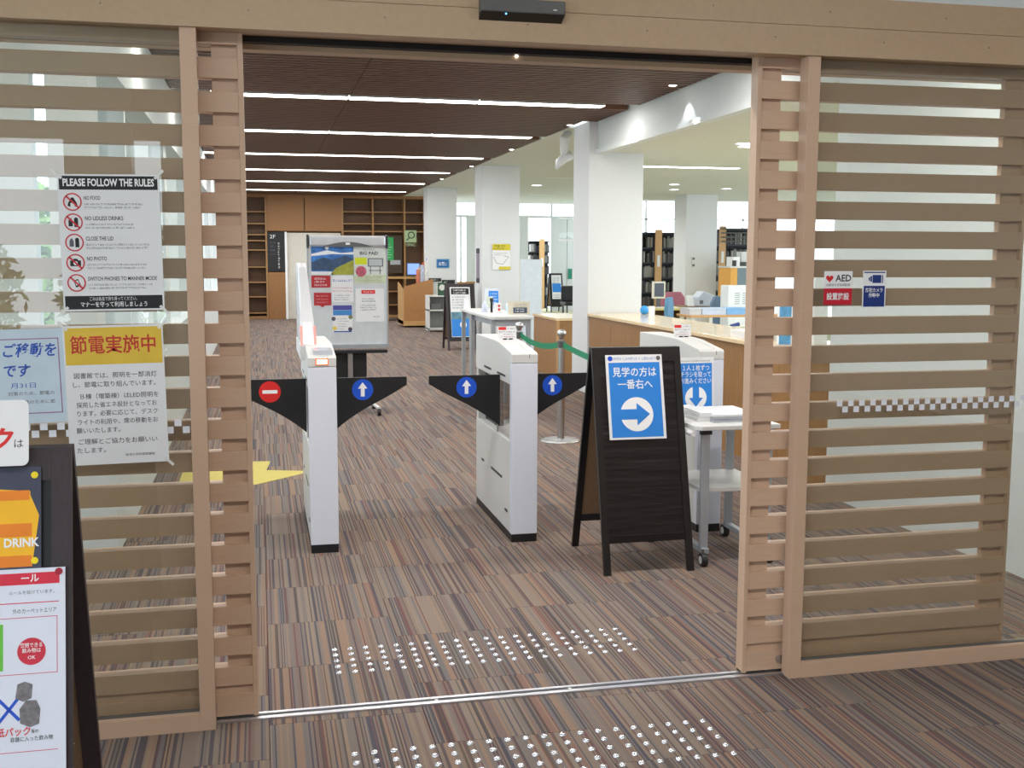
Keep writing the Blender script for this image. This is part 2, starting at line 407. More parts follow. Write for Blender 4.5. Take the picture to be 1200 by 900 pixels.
GT = [2.138-.1012*k for k in range(20)]
def leaf(name, label, xlead, xtail, s):
    "sliding leaf; s = +1 when the leading edge is on the right"
    t = thing(name, label, 'door', kind='structure')
    Y0, Y1 = 3.57, 3.625
    x0, x1 = min(xlead, xtail), max(xlead, xtail)
    bx('edge_stile', LAM, t, xlead-s*.016, xlead, Y0+.001, Y1, .006, 2.18, .001)
    bx('edge_stile', LAM, t, xtail, xtail+s*.012, Y0+.001, Y1, .006, 2.18, .001)
    xi = xlead-s*.016; xo = xtail+s*.012
    sm = MB().box(min(xi, xo), max(xi, xo), Y0, Y1-.003, -.031, .031)
    first = None
    def slat(zt, zb):
        nonlocal first
        if abs((zt-zb)-.062) < .002:
            if first is None: first = sm.build('slat', LAM, t, .001); o = first
            else: o = first.copy(); col.objects.link(o)
            o.location = (0, 0, (zt+zb)/2)
        else: bx('slat', LAM, t, min(xi, xo), max(xi, xo), Y0, Y1-.003, zb, zt, .001)
    slat(2.18, GT[0])
    for k in range(20):
        zt = GT[k]-.039; zb = GT[k+1] if k < 19 else .115
        slat(zt, zb)
        for a, b_ in ((xi, xi-s*.078), (xo, xo+s*.083)):
            o = bx('spacer_block', LAM, t, min(a, b_), max(a, b_), Y0+.019, Y1-.01, GT[k]-.0395, GT[k]+.0005) if k == 0 else None
            if k == 0:
                if a == xi: B0 = o
                else: B1 = o
            else:
                o = (B0 if a == xi else B1).copy(); col.objects.link(o); o.location.z = GT[k]-GT[0]
    bx('recessed_strip', LAM, t, min(xi, xo), max(xi, xo), Y0+.011, Y1-.01, .084, .116)
    bx('bottom_rail', LAM, t, min(xi, xo), max(xi, xo), Y0, Y1, .012, .085, .001)
    bx('bottom_seal', BLK, t, x0, x1, Y0+.01, Y1-.01, .006, .012)  # black strip under the bottom rail
    lk = MB().tube([(xlead-s*.145, Y0-.004, .050), (xlead-s*.145, Y0+.01, .050)], .0155, 18).tube([(xlead-s*.145, Y0-.006, .050), (xlead-s*.145, Y0, .050)], .008, 12)
    lk.build('floor_lock', STEEL, t)
    return t
leaf('door_1', 'left sliding door leaf of horizontal beige slats, beside the left gate', -.033, -1.15, 1)
leaf('door_2', 'right sliding door leaf of horizontal beige slats, beside the document cart', 1.668, 2.735, -1)
def fixed(name, label, xs0, xs1, xg):
    t = thing(name, label, 'window', kind='structure')
    bx('stile', LAM, t, xs0, xs1, 3.50, 3.56, 0, 2.172, .001)
    a, b_ = (xg, xs0) if xg < xs0 else (xs1, xg)
    bx('bottom_rail', LAM, t, a, b_, 3.50, 3.56, 0, .056, .001)
    bx('pane', GLASSF, t, a, b_, 3.528, 3.534, .056, 2.172)
    bx('pane_seal', GREYD, t, a, b_, 3.522, 3.54, .056, .061)
fixed('window_1', 'left fixed glass panel in front of the beige slats, with paper notices', -.214, -.166, -2.0)
fixed('window_2', 'right fixed glass panel in front of the beige slats, with two stickers', 1.817, 1.862, 3.48)

def squares(x0, n, label, pitch=.0435):
    t = thing('glass_marking_strip', label, 'glass marking', (x0, 3.5265, .976), group='checkered strips on the glass')
    q = None
    for i in range(n):
        for row in (0, 1):
            if q is None: q = MB().box(-.0105, .0105, -.0006, 0, -.0105, .0105).build('square', M('frosted_white_film', (226, 228, 236), .7), t); o = q
            else: o = q.copy(); col.objects.link(o)
            o.location = (i*pitch+row*pitch/2, 0, .011-row*.022)
squares(1.992, 34, 'checkered row of white squares across the right glass panel')
squares(-1.03, 17, 'checkered row of white squares across the left glass panel, beside the notices', .0485)

# door sensor
t = thing('door_sensor', 'dark grey automatic door sensor with a blue light on the header', 'sensor', (.819, 3.49, 2.262))
bx('case', GREYD, t, -.135, .135, -.045, 0, -.012, .03, .004)
MB().prism([(-.045, -.012), (0, -.03), (0, -.012)], -.133, .133, 'x').build('lens_cover', BLK, t)
MB().lathe([(0, -.002), (.003, 0), (0, .003)], (-.055, -.04, -.016), 8).build('indicator', M('blue_led', (90, 170, 255), emit=(90, 180, 255), es=8), t)
rect_ = bx('emblem', WHITE, t, .095, .107, -.0458, -.045, .0, .003)
t = thing('spot_lamp_marker', 'tiny bright indicator under the door header', 'indicator light', (.855, 3.70, 2.17))
bx('lamp', LAMPE, t, -.004, .004, -.006, 0, -.008, .008)
bpy.data.objects['spot_lamp_marker'].name = 'indicator_light'

# metal studs in the carpet
def studs(y0, label):
    t = thing('tactile_stud_field', label, 'floor studs', (.25, y0, 0), group='tactile stud fields at the doorway')
    q = None
    for i in range(20):
        for j in range(5):
            if q is None: q = MB().lathe([(.0120, 0), (.0115, .0025), (.0096, .0050), (.0062, .0067), (.0030, .0074), (0, .0076)], n=16).build('stud', M('polished_stud', (225, 225, 232), .24, 1), t, smooth=True); o = q
            else: o = q.copy(); col.objects.link(o)
            o.location = (i*.0593, j*.0605, 0)
studs(3.902, 'five rows of shiny metal studs in the carpet inside the door track')
studs(2.985, 'five rows of shiny metal studs in the carpet outside the door track')

# yellow arrow on the carpet
def flatpoly(name, pts, z, mat, par): return MB().prism(pts, z-.002, z, 'z').build(name, mat, par)
t = thing('floor_arrow', 'yellow arrow taped on the carpet behind the left gate', 'floor marking', (0, 0, 0))
MB().prism([(-.55, 7.30), (-.05, 7.37), (.34, 7.76), (.02, 7.86), (.05, 8.2), (-.55, 8.3)], .0, .002, 'z').build('arrow', M('yellow_tape', (190, 174, 78), .6), t)

# ------------------------------------------------------------------ gates
def arrow_up(s): return [(-.0*s, .8*s), (-.5*s, .12*s), (-.2*s, .12*s), (-.2*s, -.72*s), (.2*s, -.72*s), (.2*s, .12*s), (.5*s, .12*s)]
FLY = .285
def flap(root, side, sign):
    "side -1 leaves to the left of the post, +1 to the right"
    W = .14; x0 = 0 if side < 0 else W
    L = .39
    pts = [(0, .862), (L-.004, .862), (L, .858), (L, .818), (L-.03, .800)]
    for i in range(1, 9):
        u = i/8; pts.append((L-.03-(L-.03)*u, .800-.222*(u**1.0)*(1-.12*sin(pi*u))))
    pts = [(x0+side*p[0], p[1]) for p in pts]
    o = MB().prism(pts, FLY, FLY+.014, 'y').build('flap', BLKG, root)
    cx = x0+side*(.155 if side > 0 else .185); cz = .797
    def yd(n, ps, mat, k): return MB().prism([(cx+a, cz+b_) for a, b_ in ps], FLY-.0006*k, FLY-.0006*k+.0005, 'y').build(n, mat, o)
    if sign == 'no':
        yd('no_entry_disc', circ(0, 0, .056), RED, 1); yd('white_bar', [(-.038, -.009), (.038, -.009), (.038, .009), (-.038, .009)], WHITE, 2)
    else:
        yd('blue_disc', circ(0, 0, .056), BLUED, 1); yd('white_arrow', arrow_up(.05), WHITE, 2)
def gate(x, label, left, right):
    t = thing('gate_pedestal', label, 'gate', (x, 5.565, 0), group='library gate pedestals')
    W = .14; Lg = .97
    bx('plinth', BLK, t, .002, W-.002, .002, Lg, 0, .043)
    bx('front_post', GATEW, t, 0, W, 0, .045, .043, .948, .003)
    prof = [(0, .950), (0, .995), (.02, 1.004), (.30, 1.036), (.42, 1.041), (Lg, 1.036), (Lg, .835), (.045, .835), (.045, .95)]
    MB().prism(prof, .0, W, 'x').build('upper_housing', GATEG, t, .003)
    bx('lower_body', GATEG, t, .002, W-.002, .045, Lg, .043, .53, .002)
    bx('rear_post', GATEG, t, .005, W-.005, Lg-.05, Lg, .53, .835)
    bx('inner_divider', BLK, t, .05, W-.05, .60, Lg-.05, .53, .835)
    bx('clear_panel', GLASSC, t, .012, .016, .045, .40, .53, .835)
    bx('clear_panel', GLASSC, t, W-.016, W-.012, .045, .40, .53, .835)
    bx('panel_edge', STEEL, t, .008, .016, .40, .408, .53, .835)
    for a, b_, z in ((.15, .36, .862), (.52, .72, .862), (.24, .52, .30), (.10, .16, .14), (.74, .80, .30)):
        bx('slot', BLK, t, -.001, .003, a, b_, z, z+.012)
    bx('card_slit', BLK, t, .094, .0965, -.0006, .004, .975, .996)
    MB().add([(.094, .02, 1.0048), (.0965, .02, 1.0048), (.0965, .25, 1.0312), (.094, .25, 1.0312)], [(0, 1, 2, 3)]).build('card_groove', GREYD, t)
    if left: flap(t, -1, left)
    if right: flap(t, 1, right)
    return t
g1 = gate(.227, 'leftmost white gate post with an orange lamp and a tall antenna', 'no', 'go')
g2 = gate(1.266, 'middle white gate between two black arrow flaps', 'go', 'go')
g3 = gate(2.305, 'right white gate behind the black sign and the flyer cart', 'go', None)
# orange lamp and antenna on the first
ol = bx('lamp_frame', M('orange_lens', (222, 84, 34), .3, emit=(255, 70, 20), es=.7), g1, .038, .100, -.004, 0, .960, .9925)
bx('lamp', M('orange_glow', (255, 200, 150), emit=(255, 196, 140), es=4), ol, .043, .095, -.006, -.003, .964, .9885)
bx('glass_tray', M('grey_smoked_top', (188, 192, 200), .15), g1, .03, .125, .04, .22, 1.004, 1.03)
an = MB()
prof = [(.33, 1.03), (.40, 1.15), (.50, 1.30), (.62, 1.44), (.66, 1.462), (.88, 1.462), (.92, 1.44), (.94, 1.3), (.94, 1.03)]
nn = len(prof); vv = [(-.02, a, b_) for a, b_ in prof]+[(.062-.036*(b_-1.03)/.43, a, b_) for a, b_ in prof]
an.add(vv, [tuple(range(nn)), tuple(range(nn, 2*nn))[::-1]]+[(i, nn+i, nn+(i+1) % nn, (i+1) % nn) for i in range(nn)])
bx('antenna_foot', GATEG, g1, -.024, .0, .30, .96, .96, 1.034)
anm = M('antenna_shell', (232, 232, 236), .2, var=.01); anm.node_tree.nodes['Principled BSDF'].inputs['Alpha'].default_value = .82
ao = an.build('antenna', anm, g1, .012)
for gx in (-.0212, .050): MB().prism([(.325, 1.036), (.385, 1.13), (.392, 1.13), (.335, 1.036)], gx, gx+.010, 'x').build('antenna_glow', M('red_glow', (240, 150, 140), emit=(255, 90, 80), es=.55), ao)
bx('seam', GREYM, ao, -.0215, -.0195, .66, .664, 1.04, 1.44); bx('seam', GREYM, ao, -.0215, -.0195, .90, .904, 1.04, 1.42)
# cards on the gates
def gatecard(x, y, z, label):
    r = sheet('notice_card', label, 'notice', .105, .068, (x, y, z), (radians(80), 0, 0), group='small notice cards on the gates')
    rect(r, 'red_label', -.048, .014, -.005, .031, RED, 1); smallprint(r, 'small_print', .0, .048, .022, 1, .01, .007, INKG, 1, 4, 0)
    smallprint(r, 'small_print', -.046, .048, .004, 1, .01, .008, INKG, 1, 5, 0); smallprint(r, 'small_print', -.02, .046, -.010, 1, .01, .006, INKG, 1, 6)
    smallprint(r, 'small_print', -.04, .046, -.024, 1, .01, .006, REDD, 1, 7, .1)
    for q in (-.028, .004): MB().box(q, q+.02, -.046, -.036, .012, .03).build('black_clip', BLK, r)
    MB().prism([(-.036, -.0), (-.046, .03), (-.030, -.028)], -.04, .04, 'x').build('foot', GREYL, r)
gatecard(1.345, 6.03, 1.078, 'small white and red notice card on the middle gate')
gatecard(2.385, 6.03, 1.078, 'small white and red notice card on the right gate')

# ------------------------------------------------------------------ front A-frame sign
def aframe(name, label, xl, xr, yf, yb, ya, H, cat='sign', mats=(BLKF, CHALK, HARDB), leg=.034, pz=.18, th=.02, topr=.07):
    t = thing(name, label, cat, ((xl+xr)/2, (yf+yb)/2, 0))
    cx, cy = (xl+xr)/2, (yf+yb)/2; w2 = (xr-xl)/2
    fr, pn, bk = mats
    for yy, s in ((yf-cy, -1), (yb-cy, 1)):
        top = ya-cy+s*.012
        def P(z): return yy+(top-yy)*z/H
        for sx in (-1, 1):
            MB().obox((sx*(w2-leg/2), P(0), 0), (sx*(w2-leg/2), P(H), H), leg, th).build('leg', fr, t)
        n = 'front_panel' if s < 0 else 'rear_panel'
        q = MB(); a, b_ = -w2+leg, w2-leg
        q.add([(a, P(pz)-.004, pz), (b_, P(pz)-.004, pz), (b_, P(H-.03)-.004, H-.03), (a, P(H-.03)-.004, H-.03),
               (a, P(pz)+.004, pz), (b_, P(pz)+.004, pz), (b_, P(H-.03)+.004, H-.03), (a, P(H-.03)+.004, H-.03)],
              [(0, 1, 2, 3), (7, 6, 5, 4), (0, 4, 5, 1), (1, 5, 6, 2), (2, 6, 7, 3), (3, 7, 4, 0)])
        q.build(n, pn if s < 0 else bk, t)
        MB().obox((0, P(pz), pz-.035), (0, P(pz+.0), pz), 2*(w2-leg)+.002, th).build('bottom_rail', fr, t)
        MB().obox((0, P(H-topr), H-topr), (0, P(H), H), 2*(w2-leg)+.002, th).build('top_rail', fr, t)
    t['tilt'] = atan2(ya-yf, H)
    return t
AX0, AX1 = 1.560, 2.012
A1 = aframe('sandwich_board', 'black wooden sandwich board with a blue arrow poster, in front of the cart', AX0, AX1, 4.875, 5.43, 5.14, 1.062)
tl = atan2(5.128-4.875, 1.062)
def on_board(x, z, off=.0055, yf=4.875): return (x, yf+z*math.tan(tl)-off/cos(tl), z)
r = sheet('arrow_poster', 'blue poster with white lettering and a right arrow, on the sandwich board', 'poster', .288, .412, on_board(1.768, .826, .0145), (pi/2-tl, 0, radians(-.4)), WHITEP)
rect(r, 'blue_field', -.130, -.196, .130, .168, BLUE, 1)
text(r, 'lettering', 'OPEN CAMPUS × LIBRARY', 0, .186, .020, M('print_light_blue', (120, 150, 200), .5), 1, fit=.225)
disc(r, 'blue_pin', -.120, .188, .012, BLUED, 3); disc(r, 'dark_pin', .125, .188, .011, GREYD, 3)
text(r, 'lettering', '見学の方は', 0, .118, .050, WHITE, 2, bold=.008, fit=.222)
text(r, 'lettering', '一番右へ', 0, .058, .050, WHITE, 2, bold=.008, fit=.176)
def arrow_disc(r, cx, cy, R, ang):
    o = poly(r, 'white_disc', circ(cx, cy, R, 40), WHITE, 2)
    a = [(-1.1, .30), (0, .30), (0, .66), (.80, 0), (0, -.66), (0, -.30), (-1.1, -.30)]
    p = [(cx+R*(u*cos(ang)-v*sin(ang)), cy+R*(u*sin(ang)+v*cos(ang))) for u, v in a]
    poly(r, 'blue_arrow', p, BLUE, 3)
arrow_disc(r, .0, -.085, .083, 0)

# ------------------------------------------------------------------ cart with flyers
ct = thing('document_cart', 'white and grey rolling cart carrying flyers beside the right door leaf', 'cart', (2.032, 4.93, 0))
CT = .69
MB().prism([(0.0, .03), (.03, 0), (.44, 0), (.44, .55), (.0, .55)], CT-.022, CT, 'z').build('top_shelf', GREYL, ct, .003)
bx('lower_shelf', GREYL, ct, .05, .43, .05, .50, .355, .375, .002)
for x, y in ((.065, .04), (.065, .49), (.395, .49), (.395, .04)):
    MB().box(x-.021, x+.021, y-.012, y+.012, .075, CT-.022).build('leg', GREYM, ct, .003)
for x in (.065, .395): MB().box(x-.017, x+.017, -.0, .52, .06, .085).build('foot_bar', GREYM, ct, .003)
MB().tube([(.0, .03, CT-.04), (.0, .42, CT-.04)], .013, 10).build('handle', WHITE, ct)
bx('handle_cap', BLK, ct, .03, .085, .005, .03, CT-.042, CT-.024)
def caster(x, y, par, r=.032):
    c = MB().tube([(x-.014, y, r), (x+.014, y, r)], r, 18).build('caster', RUB, par)
    MB().tube([(x-.0155, y, r), (x+.0155, y, r)], r*.6, 14).build('hub', GREYL, c)
    MB().tube([(x, y+.004, r*1.3), (x, y+.004, r*2.6)], .008, 8).build('stem', GREYD, c)
for x, y in ((.05, .0), (.03, .53), (.395, .53), (.395, .0)): caster(x, y, ct)
# flyers
def papers(name, label, x0, x1, y0, y1, z0, z1, n, mat, par=None, skew=.0):
    t = thing(name, label, 'paper stack', ((x0+x1)/2, (y0+y1)/2, z0))
    w2, h2 = (x1-x0)/2, (y1-y0)/2; dz = (z1-z0)/n
    for i in range(n):
        j = random.uniform(-.003, .003); s = skew*i
        MB().box(-w2+j+s, w2+j+s, -h2+j, h2-j, i*dz, (i+.93)*dz).build('bundle', mat if i < n-1 else WHITEP, t)
    return t
papers('flyer_stack', 'grey stack of flyers on the cart top', 2.165, 2.40, 5.03, 5.34, CT, CT+.040, 4, M('flyer_edge_grey', (170, 174, 182), .6))
papers('flyer_stack', 'fanned stack of white flyers at the cart edge below the blue notice', 2.095, 2.16, 5.07, 5.37, CT, CT+.046, 5, WHITEP, skew=.004)
r = sheet('flyer_notice', 'blue notice with a down arrow standing on the cart', 'notice', .20, .285, (2.225, 5.42, .8345), (radians(86), 0, 0))
rect(r, 'blue_field', -.091, -.135, .091, .112, BLUE, 1); smallprint(r, 'small_print', -.08, .08, .124, 1, .01, .006, INKG, 1, 3, 0)
text(r, 'lettering', '１人１枚ずつ', 0, .085, .032, WHITE, 2, bold=.006, fit=.148)
text(r, 'lettering', 'チラシを取って', 0, .051, .032, WHITE, 2, bold=.006, fit=.17)
text(r, 'lettering', 'お進みください', 0, .017, .032, WHITE, 2, bold=.006, fit=.172)
arrow_disc(r, .0, -.070, .060, -pi/2)
MB().prism([(-.1425, .0), (-.1425, -.06), (.02, -.002)], -.07, .07, 'x').build('stand', GREYL, r)

# ------------------------------------------------------------------ belt barrier
def stanchion(x, y, label, H=.90):
    t = thing('belt_stanchion', label, 'barrier post', (x, y, 0), group='belt barrier posts')
    MB().lathe([(0, .0), (.165, .0), (.165, .006), (.15, .012), (.05, .018), (.032, .022), (0, .022)], n=32).build('base', STEEL, t, smooth=True)
    MB().lathe([(.029, .02), (.029, H-.09)], n=20).build('post', STEEL, t, smooth=True)
    bx('belt_head', GREYD, t, -.030, .030, -.030, .030, H-.12, H-.06, .008)
    MB().lathe([(0, H-.05), (.02, H-.05), (.02, H-.035), (.036, H-.015), (.036, H+.01), (.02, H+.026), (0, H+.028)], n=20).build('finial', STEEL, t, smooth=True)
stanchion(2.385, 8.66, 'steel barrier post standing free between the gate and the black sign', .885)
stanchion(2.28, 9.72, 'steel barrier post hidden behind the middle gate', .885)
def belt(a, b_, sag, name='barrier_belt', label=''):
    mb = MB(); n = 14; a = Vector(a); b_ = Vector(b_); vs = []
    d = (b_-a).normalized(); nrm = Vector((-d.y, d.x, 0))*.0015
    for i in range(n+1):
        u = i/n; p = a.lerp(b_, u); p.z -= sag*4*u*(1-u)
        for q in (nrm, -nrm):
            vs.append(p+q+Vector((0, 0, .024))); vs.append(p+q-Vector((0, 0, .024)))
    fs = []
    for i in range(n):
        k = i*4; fs += [(k, k+1, k+5, k+4), (k+2, k+6, k+7, k+3), (k, k+4, k+6, k+2), (k+1, k+3, k+7, k+5)]
    mb.add(vs, fs)
    return tag(mb.build(name, GREEN), label, 'barrier belt', 'green barrier belts')
belt((2.285, 9.69, .80), (2.385, 8.70, .79), .05, label='green belt sagging between the two steel posts')
stanchion(2.5, 7.0, 'steel barrier post hidden behind the black sandwich board', .82)
belt((2.39, 8.62, .79), (2.498, 7.04, .73), .03, label='green belt running from the free post behind the black sign')

# ------------------------------------------------------------------ notices on the left glass
GY = 3.5235
def on_glass(px, py): p = at(px, py, GY); return (p.x, GY, p.z)
r = sheet('rules_poster', 'white library rules poster with five red prohibition signs, on the left glass', 'poster', .288, .405, (-.428, GY, 1.537), (pi/2, radians(-.6), 0))
rect(r, 'black_band', -.139, .157, .139, .197, INK, 1); text(r, 'lettering', 'PLEASE FOLLOW THE RULES', 0, .177, .030, WHITE, 2, bold=.03, fit=.258)
rect(r, 'black_band', -.139, -.197, .139, -.157, INK, 1)
text(r, 'lettering', 'ごみは各自で持ち帰ってください。', 0, -.167, .013, WHITE, 2, fit=.135)
text(r, 'lettering', 'マナーを守って利用しましょう', 0, -.184, .017, WHITE, 2, bold=.01, fit=.19)
REDS = M('prohibition_red', (206, 42, 58), .5)
rows = ['NO FOOD', 'NO LIDLESS DRINKS', 'CLOSE THE LID', 'NO PHOTO', 'SWITCH PHONES TO MANNER MODE']
for i, s in enumerate(rows):
    cy = .121-i*.0597; cx = -.104
    # pictogram
    if i == 0: pts = [(cx-.014, cy-.012), (cx-.012, cy-.003), (cx-.003, cy+.013), (cx+.003, cy+.013), (cx+.012, cy-.003), (cx+.014, cy-.012), (cx+.006, cy-.014), (cx+.006, cy-.003), (cx-.006, cy-.003), (cx-.006, cy-.014)]
    elif i == 3: pts = [(cx-.015, cy-.010), (cx-.015, cy+.007), (cx-.008, cy+.007), (cx-.005, cy+.012), (cx+.005, cy+.012), (cx+.008, cy+.007), (cx+.015, cy+.007), (cx+.015, cy-.010)]
    elif i == 4: pts = [(cx-.002, cy-.014), (cx-.008, cy+.006), (cx+.004, cy+.012), (cx+.012, cy-.008)]
    else: pts = [(cx+.002, cy-.014), (cx+.002, cy+.010), (cx+.005, cy+.014), (cx+.010, cy+.014), (cx+.013, cy+.010), (cx+.013, cy-.014)]
    poly(r, 'pictogram', pts, INK, 1)
    if i in (1, 2):
        q = [(cx-.014, cy-.012), (cx-.014, cy+.004), (cx-.010, cy+.012), (cx-.006, cy+.012), (cx-.002, cy+.004), (cx-.002, cy-.012)]
        poly(r, 'pictogram', q, INKG if i == 2 else INK, 1)
    if i == 3: disc(r, 'pictogram', cx, cy-.001, .006, WHITE, 2)
    if i == 4: poly(r, 'pictogram', [(cx-.001, cy-.008), (cx-.005, cy+.004), (cx+.003, cy+.008), (cx+.008, cy-.004)], WHITE, 2)
    mb = MB(); ringm(mb, cx, cy, .0262, .0225, L0(r, 3))
    if i != 2:
        a = [(-.019, .0155), (.0155, -.019), (.019, -.0155), (-.0155, .019)]
        mb.add([(cx+u, cy+v, L0(r, 3)) for u, v in a], [(0, 1, 2, 3)])
    mb.build('red_circle', REDS, r)
    text(r, 'lettering', s, -.072, cy+.011, .0165, INK, 1, 'LEFT', bold=.012, fit=[.046, .108, .078, .056, .197][i])
    smallprint(r, 'small_print', -.071, [.10, .07, .13, .12, .12][i], cy-.006, 2, .010, .0055, INKG, 1, i+3, .15)
def tape(r, w, h):
    TP = M('clear_tape', (225, 225, 222), .25)
    for sx in (-1, 1):
        for sy in (-1, 1):
            cx, cy = sx*w/2, sy*h/2
            a = [(-.004, -.018), (.004, -.018), (.004, .018), (-.004, .018)]
            an_ = -sx*sy*radians(45)
            poly(r, 'tape', [(cx+u*cos(an_)-v*sin(an_), cy+u*sin(an_)+v*cos(an_)) for u, v in a], TP, 2)
tape(r, .288, .405)
r = sheet('energy_saving_poster', 'white notice headed by a yellow band with red lettering, on the left glass', 'poster', .287, .424, (-.430, GY-.0008, 1.079), (pi/2, radians(-.9), 0))
rect(r, 'yellow_band', -.139, .094, .139, .206, M('poster_yellow', (222, 186, 62), .5), 1)
text(r, 'lettering', '節電実施中', 0, .150, .058, M('poster_red', (196, 52, 38), .5), 2, bold=.014, fit=.245)
INKP = M('print_soft_black', (74, 70, 84), .6)
LN = [('図書館では、照明を一部消灯', .0, .060, .238), ('し、節電に取り組んでいます。', .0, .033, .238), ('Ｂ棟（増築棟）はLED照明を', .008, -.003, .225), ('採用した省エネ設計となってお', 0, -.029, .232), ('ります。必要に応じて、デスク', 0, -.055, .232), ('ライトの利用や、席の移動をお', 0, -.081, .232), ('願いいたします。', -.052, -.107, .125), ('ご理解とご協力をお願いい', -.003, -.141, .228), ('たします。', -.075, -.168, .082)]
for s, dx, yy, ft in LN:
    text(r, 'lettering', s, dx, yy, .0185, INKP, 1, bold=.004, fit=ft)
text(r, 'lettering', '新潟大学附属図書館', .06, -.186, .009, INKG, 1, fit=.085)
tape(r, .287, .424)
r = sheet('pale_blue_notice', 'pale blue framed notice with blue lettering at the left edge of the glass', 'notice', .30, .283, (-.712, GY, 1.140), (pi/2, radians(-1.2), 0), M('pale_blue_paper', (196, 212, 224), .6))
PUR = M('print_purple', (150, 110, 150), .5)
mb = MB(); z = L0(r, 1)
for a in ((-.125, .125, .110, .113), (-.125, .125, -.113, -.110), (-.125, -.122, -.113, .113), (.122, .125, -.113, .113)): mb.box(a[0], a[1], a[2], a[3], z-.0002, z)
mb.build('purple_frame', PUR, r)
BLT = M('print_mid_blue', (40, 84, 180), .5)
text(r, 'lettering', 'ご移動を', .04, .075, .044, BLT, 1, bold=.02, ital=.2, fit=.15)
text(r, 'lettering', 'です', -.0, .015, .042, BLT, 1, bold=.02, ital=.2, fit=.075)
text(r, 'lettering', '月31日', .02, -.028, .018, BLT, 1, fit=.07)
text(r, 'lettering', '対策のため、節電の', .04, -.052, .013, INKG, 1, fit=.13)
text(r, 'lettering', '化の推進のために節', .04, -.078, .013, INKG, 1, fit=.13)

# ------------------------------------------------------------------ stickers on the right glass
r = sheet('aed_sticker', 'white and red AED sticker on the right glass panel', 'sticker', .108, .117, (1.967, GY, 1.394), (pi/2, 0, 0), WHITE, t=.0008)
rect(r, 'red_field', -.054, -.0585, .054, -.001, M('aed_red', (196, 28, 48), .45), 1)
hp = []
for i in range(24):
    a = 2*pi*i/24; hp.append((-.033+.00088*16*sin(a)**3, .033+.00088*(13*cos(a)-5*cos(2*a)-2*cos(3*a)-cos(4*a))))
poly(r, 'heart', hp, RED, 1)
text(r, 'lettering', 'AED', .020, .033, .032, INK, 1, bold=.02, fit=.060)
text(r, 'lettering', '自動体外式除細動器', 0, .010, .010, INKG, 1, fit=.09)
text(r, 'lettering', '設置施設', 0, -.031, .026, WHITE, 2, bold=.02, fit=.086)
r = sheet('camera_sticker', 'dark blue security camera sticker with white print, beside the AED sticker', 'sticker', .090, .130, (2.107, GY, 1.389), (pi/2, 0, 0), WHITE, t=.0008)
rect(r, 'blue_field', -.041, -.061, .041, .012, NAVY, 1); rect(r, 'blue_border', -.041, .057, .041, .061, NAVY, 1)
rect(r, 'camera_body', -.008, .022, .026, .050, NAVY, 1); rect(r, 'camera_lens', -.016, .026, -.010, .046, NAVY, 1); rect(r, 'camera_lens', -.023, .030, -.018, .042, NAVY, 1)
rect(r, 'camera_edge', .029, .022, .033, .050, NAVY, 1)
text(r, 'lettering', '防犯カメラ', 0, -.004, .016, WHITE, 2, bold=.02, fit=.066); text(r, 'lettering', '作動中', 0, -.022, .016, WHITE, 2, bold=.02, fit=.042)

# ------------------------------------------------------------------ left foreground sandwich board
LY, LB, LA, LH = 2.36, 2.90, 2.62, 1.075
LX1 = -.418; LX0 = LX1-.60
A2 = aframe('sandwich_board', 'dark brown sandwich board with drink posters at the left edge of the doorway', LX0, LX1, LY, LB, LA, LH, mats=(BROWNF, BLKF, HARDB), leg=.042, pz=.16)
tl2 = atan2(LA-.012-LY, LH)
def onb2(x, z, off): return (x, LY+z*math.tan(tl2)-off/cos(tl2), z)
r = sheet('drink_poster', 'dark poster with an orange drink carton on the brown board', 'poster', .42, .30, onb2(-.652, .915, .013), (pi/2-tl2, 0, 0), M('poster_slate', (62, 64, 84), .4, var=.1, scale=9))
cx0 = .175
poly(r, 'carton', [(cx0-.14, -.115), (cx0+.012, -.115), (cx0+.030, .02), (cx0+.008, .075), (cx0+.008, .085), (cx0-.14, .100)], M('carton_yellow', (244, 184, 28), .5), 1)
for a, b_ in ((-.115, -.085), (-.035, .0), (.062, .088)): rect(r, 'carton_stripe', cx0-.14, a, cx0+(.012 if a < 0 else .006), b_, M('carton_orange', (232, 130, 28), .5), 2)
text(r, 'lettering', 'DRINK', cx0-.015, -.052, .032, WHITE, 3, bold=.03, fit=.088)
for y in (.128, -.100): disc(r, 'yellow_pin', .194, y, .009, M('pin_yellow', (240, 216, 20), .4), 4)
r.scale = (.82, .82, 1)
r = sheet('eating_rules_poster', 'white poster of eating rules with a red heading on the brown board', 'poster', .42, .76, onb2(-.5685, .575, .016), (pi/2-tl2, 0, 0), M('poster_white', (222, 226, 240), .5, var=.01))
rect(r, 'red_band', -.205, .245, .192, .283, M('heading_red', (214, 40, 66), .5), 1)
text(r, 'lettering', 'ール', .10, .264, .030, WHITE, 2, bold=.02, fit=.055)
disc(r, 'red_pin', .190, .283, .012, M('pin_red', (170, 20, 50), .4), 4)
text(r, 'lettering', 'ルールを設けています。', .11, .219, .014, INKG, 1, fit=.14)
PR = M('poster_rose', (208, 60, 90), .5)
rect(r, 'red_line', -.2, .184, .19, .187, PR, 1)
text(r, 'lettering', '外のカーペットエリア', .115, .158, .018, INK, 1, fit=.135)
mb = MB(); z = L0(r, 1)
for a in ((-.2, .185, .137, .139), (-.2, .185, -.045, -.043), (.183, .185, -.045, .139)): mb.box(a[0], a[1], a[2], a[3], z-.0002, z)
mb.build('red_frame', PR, r)
rect(r, 'green_bottle', -.03, -.03, .018, .12, M('bottle_green', (104, 190, 60), .5), 1)
disc(r, 'red_disc', .105, .028, .044, M('disc_red', (206, 44, 66), .5), 1)
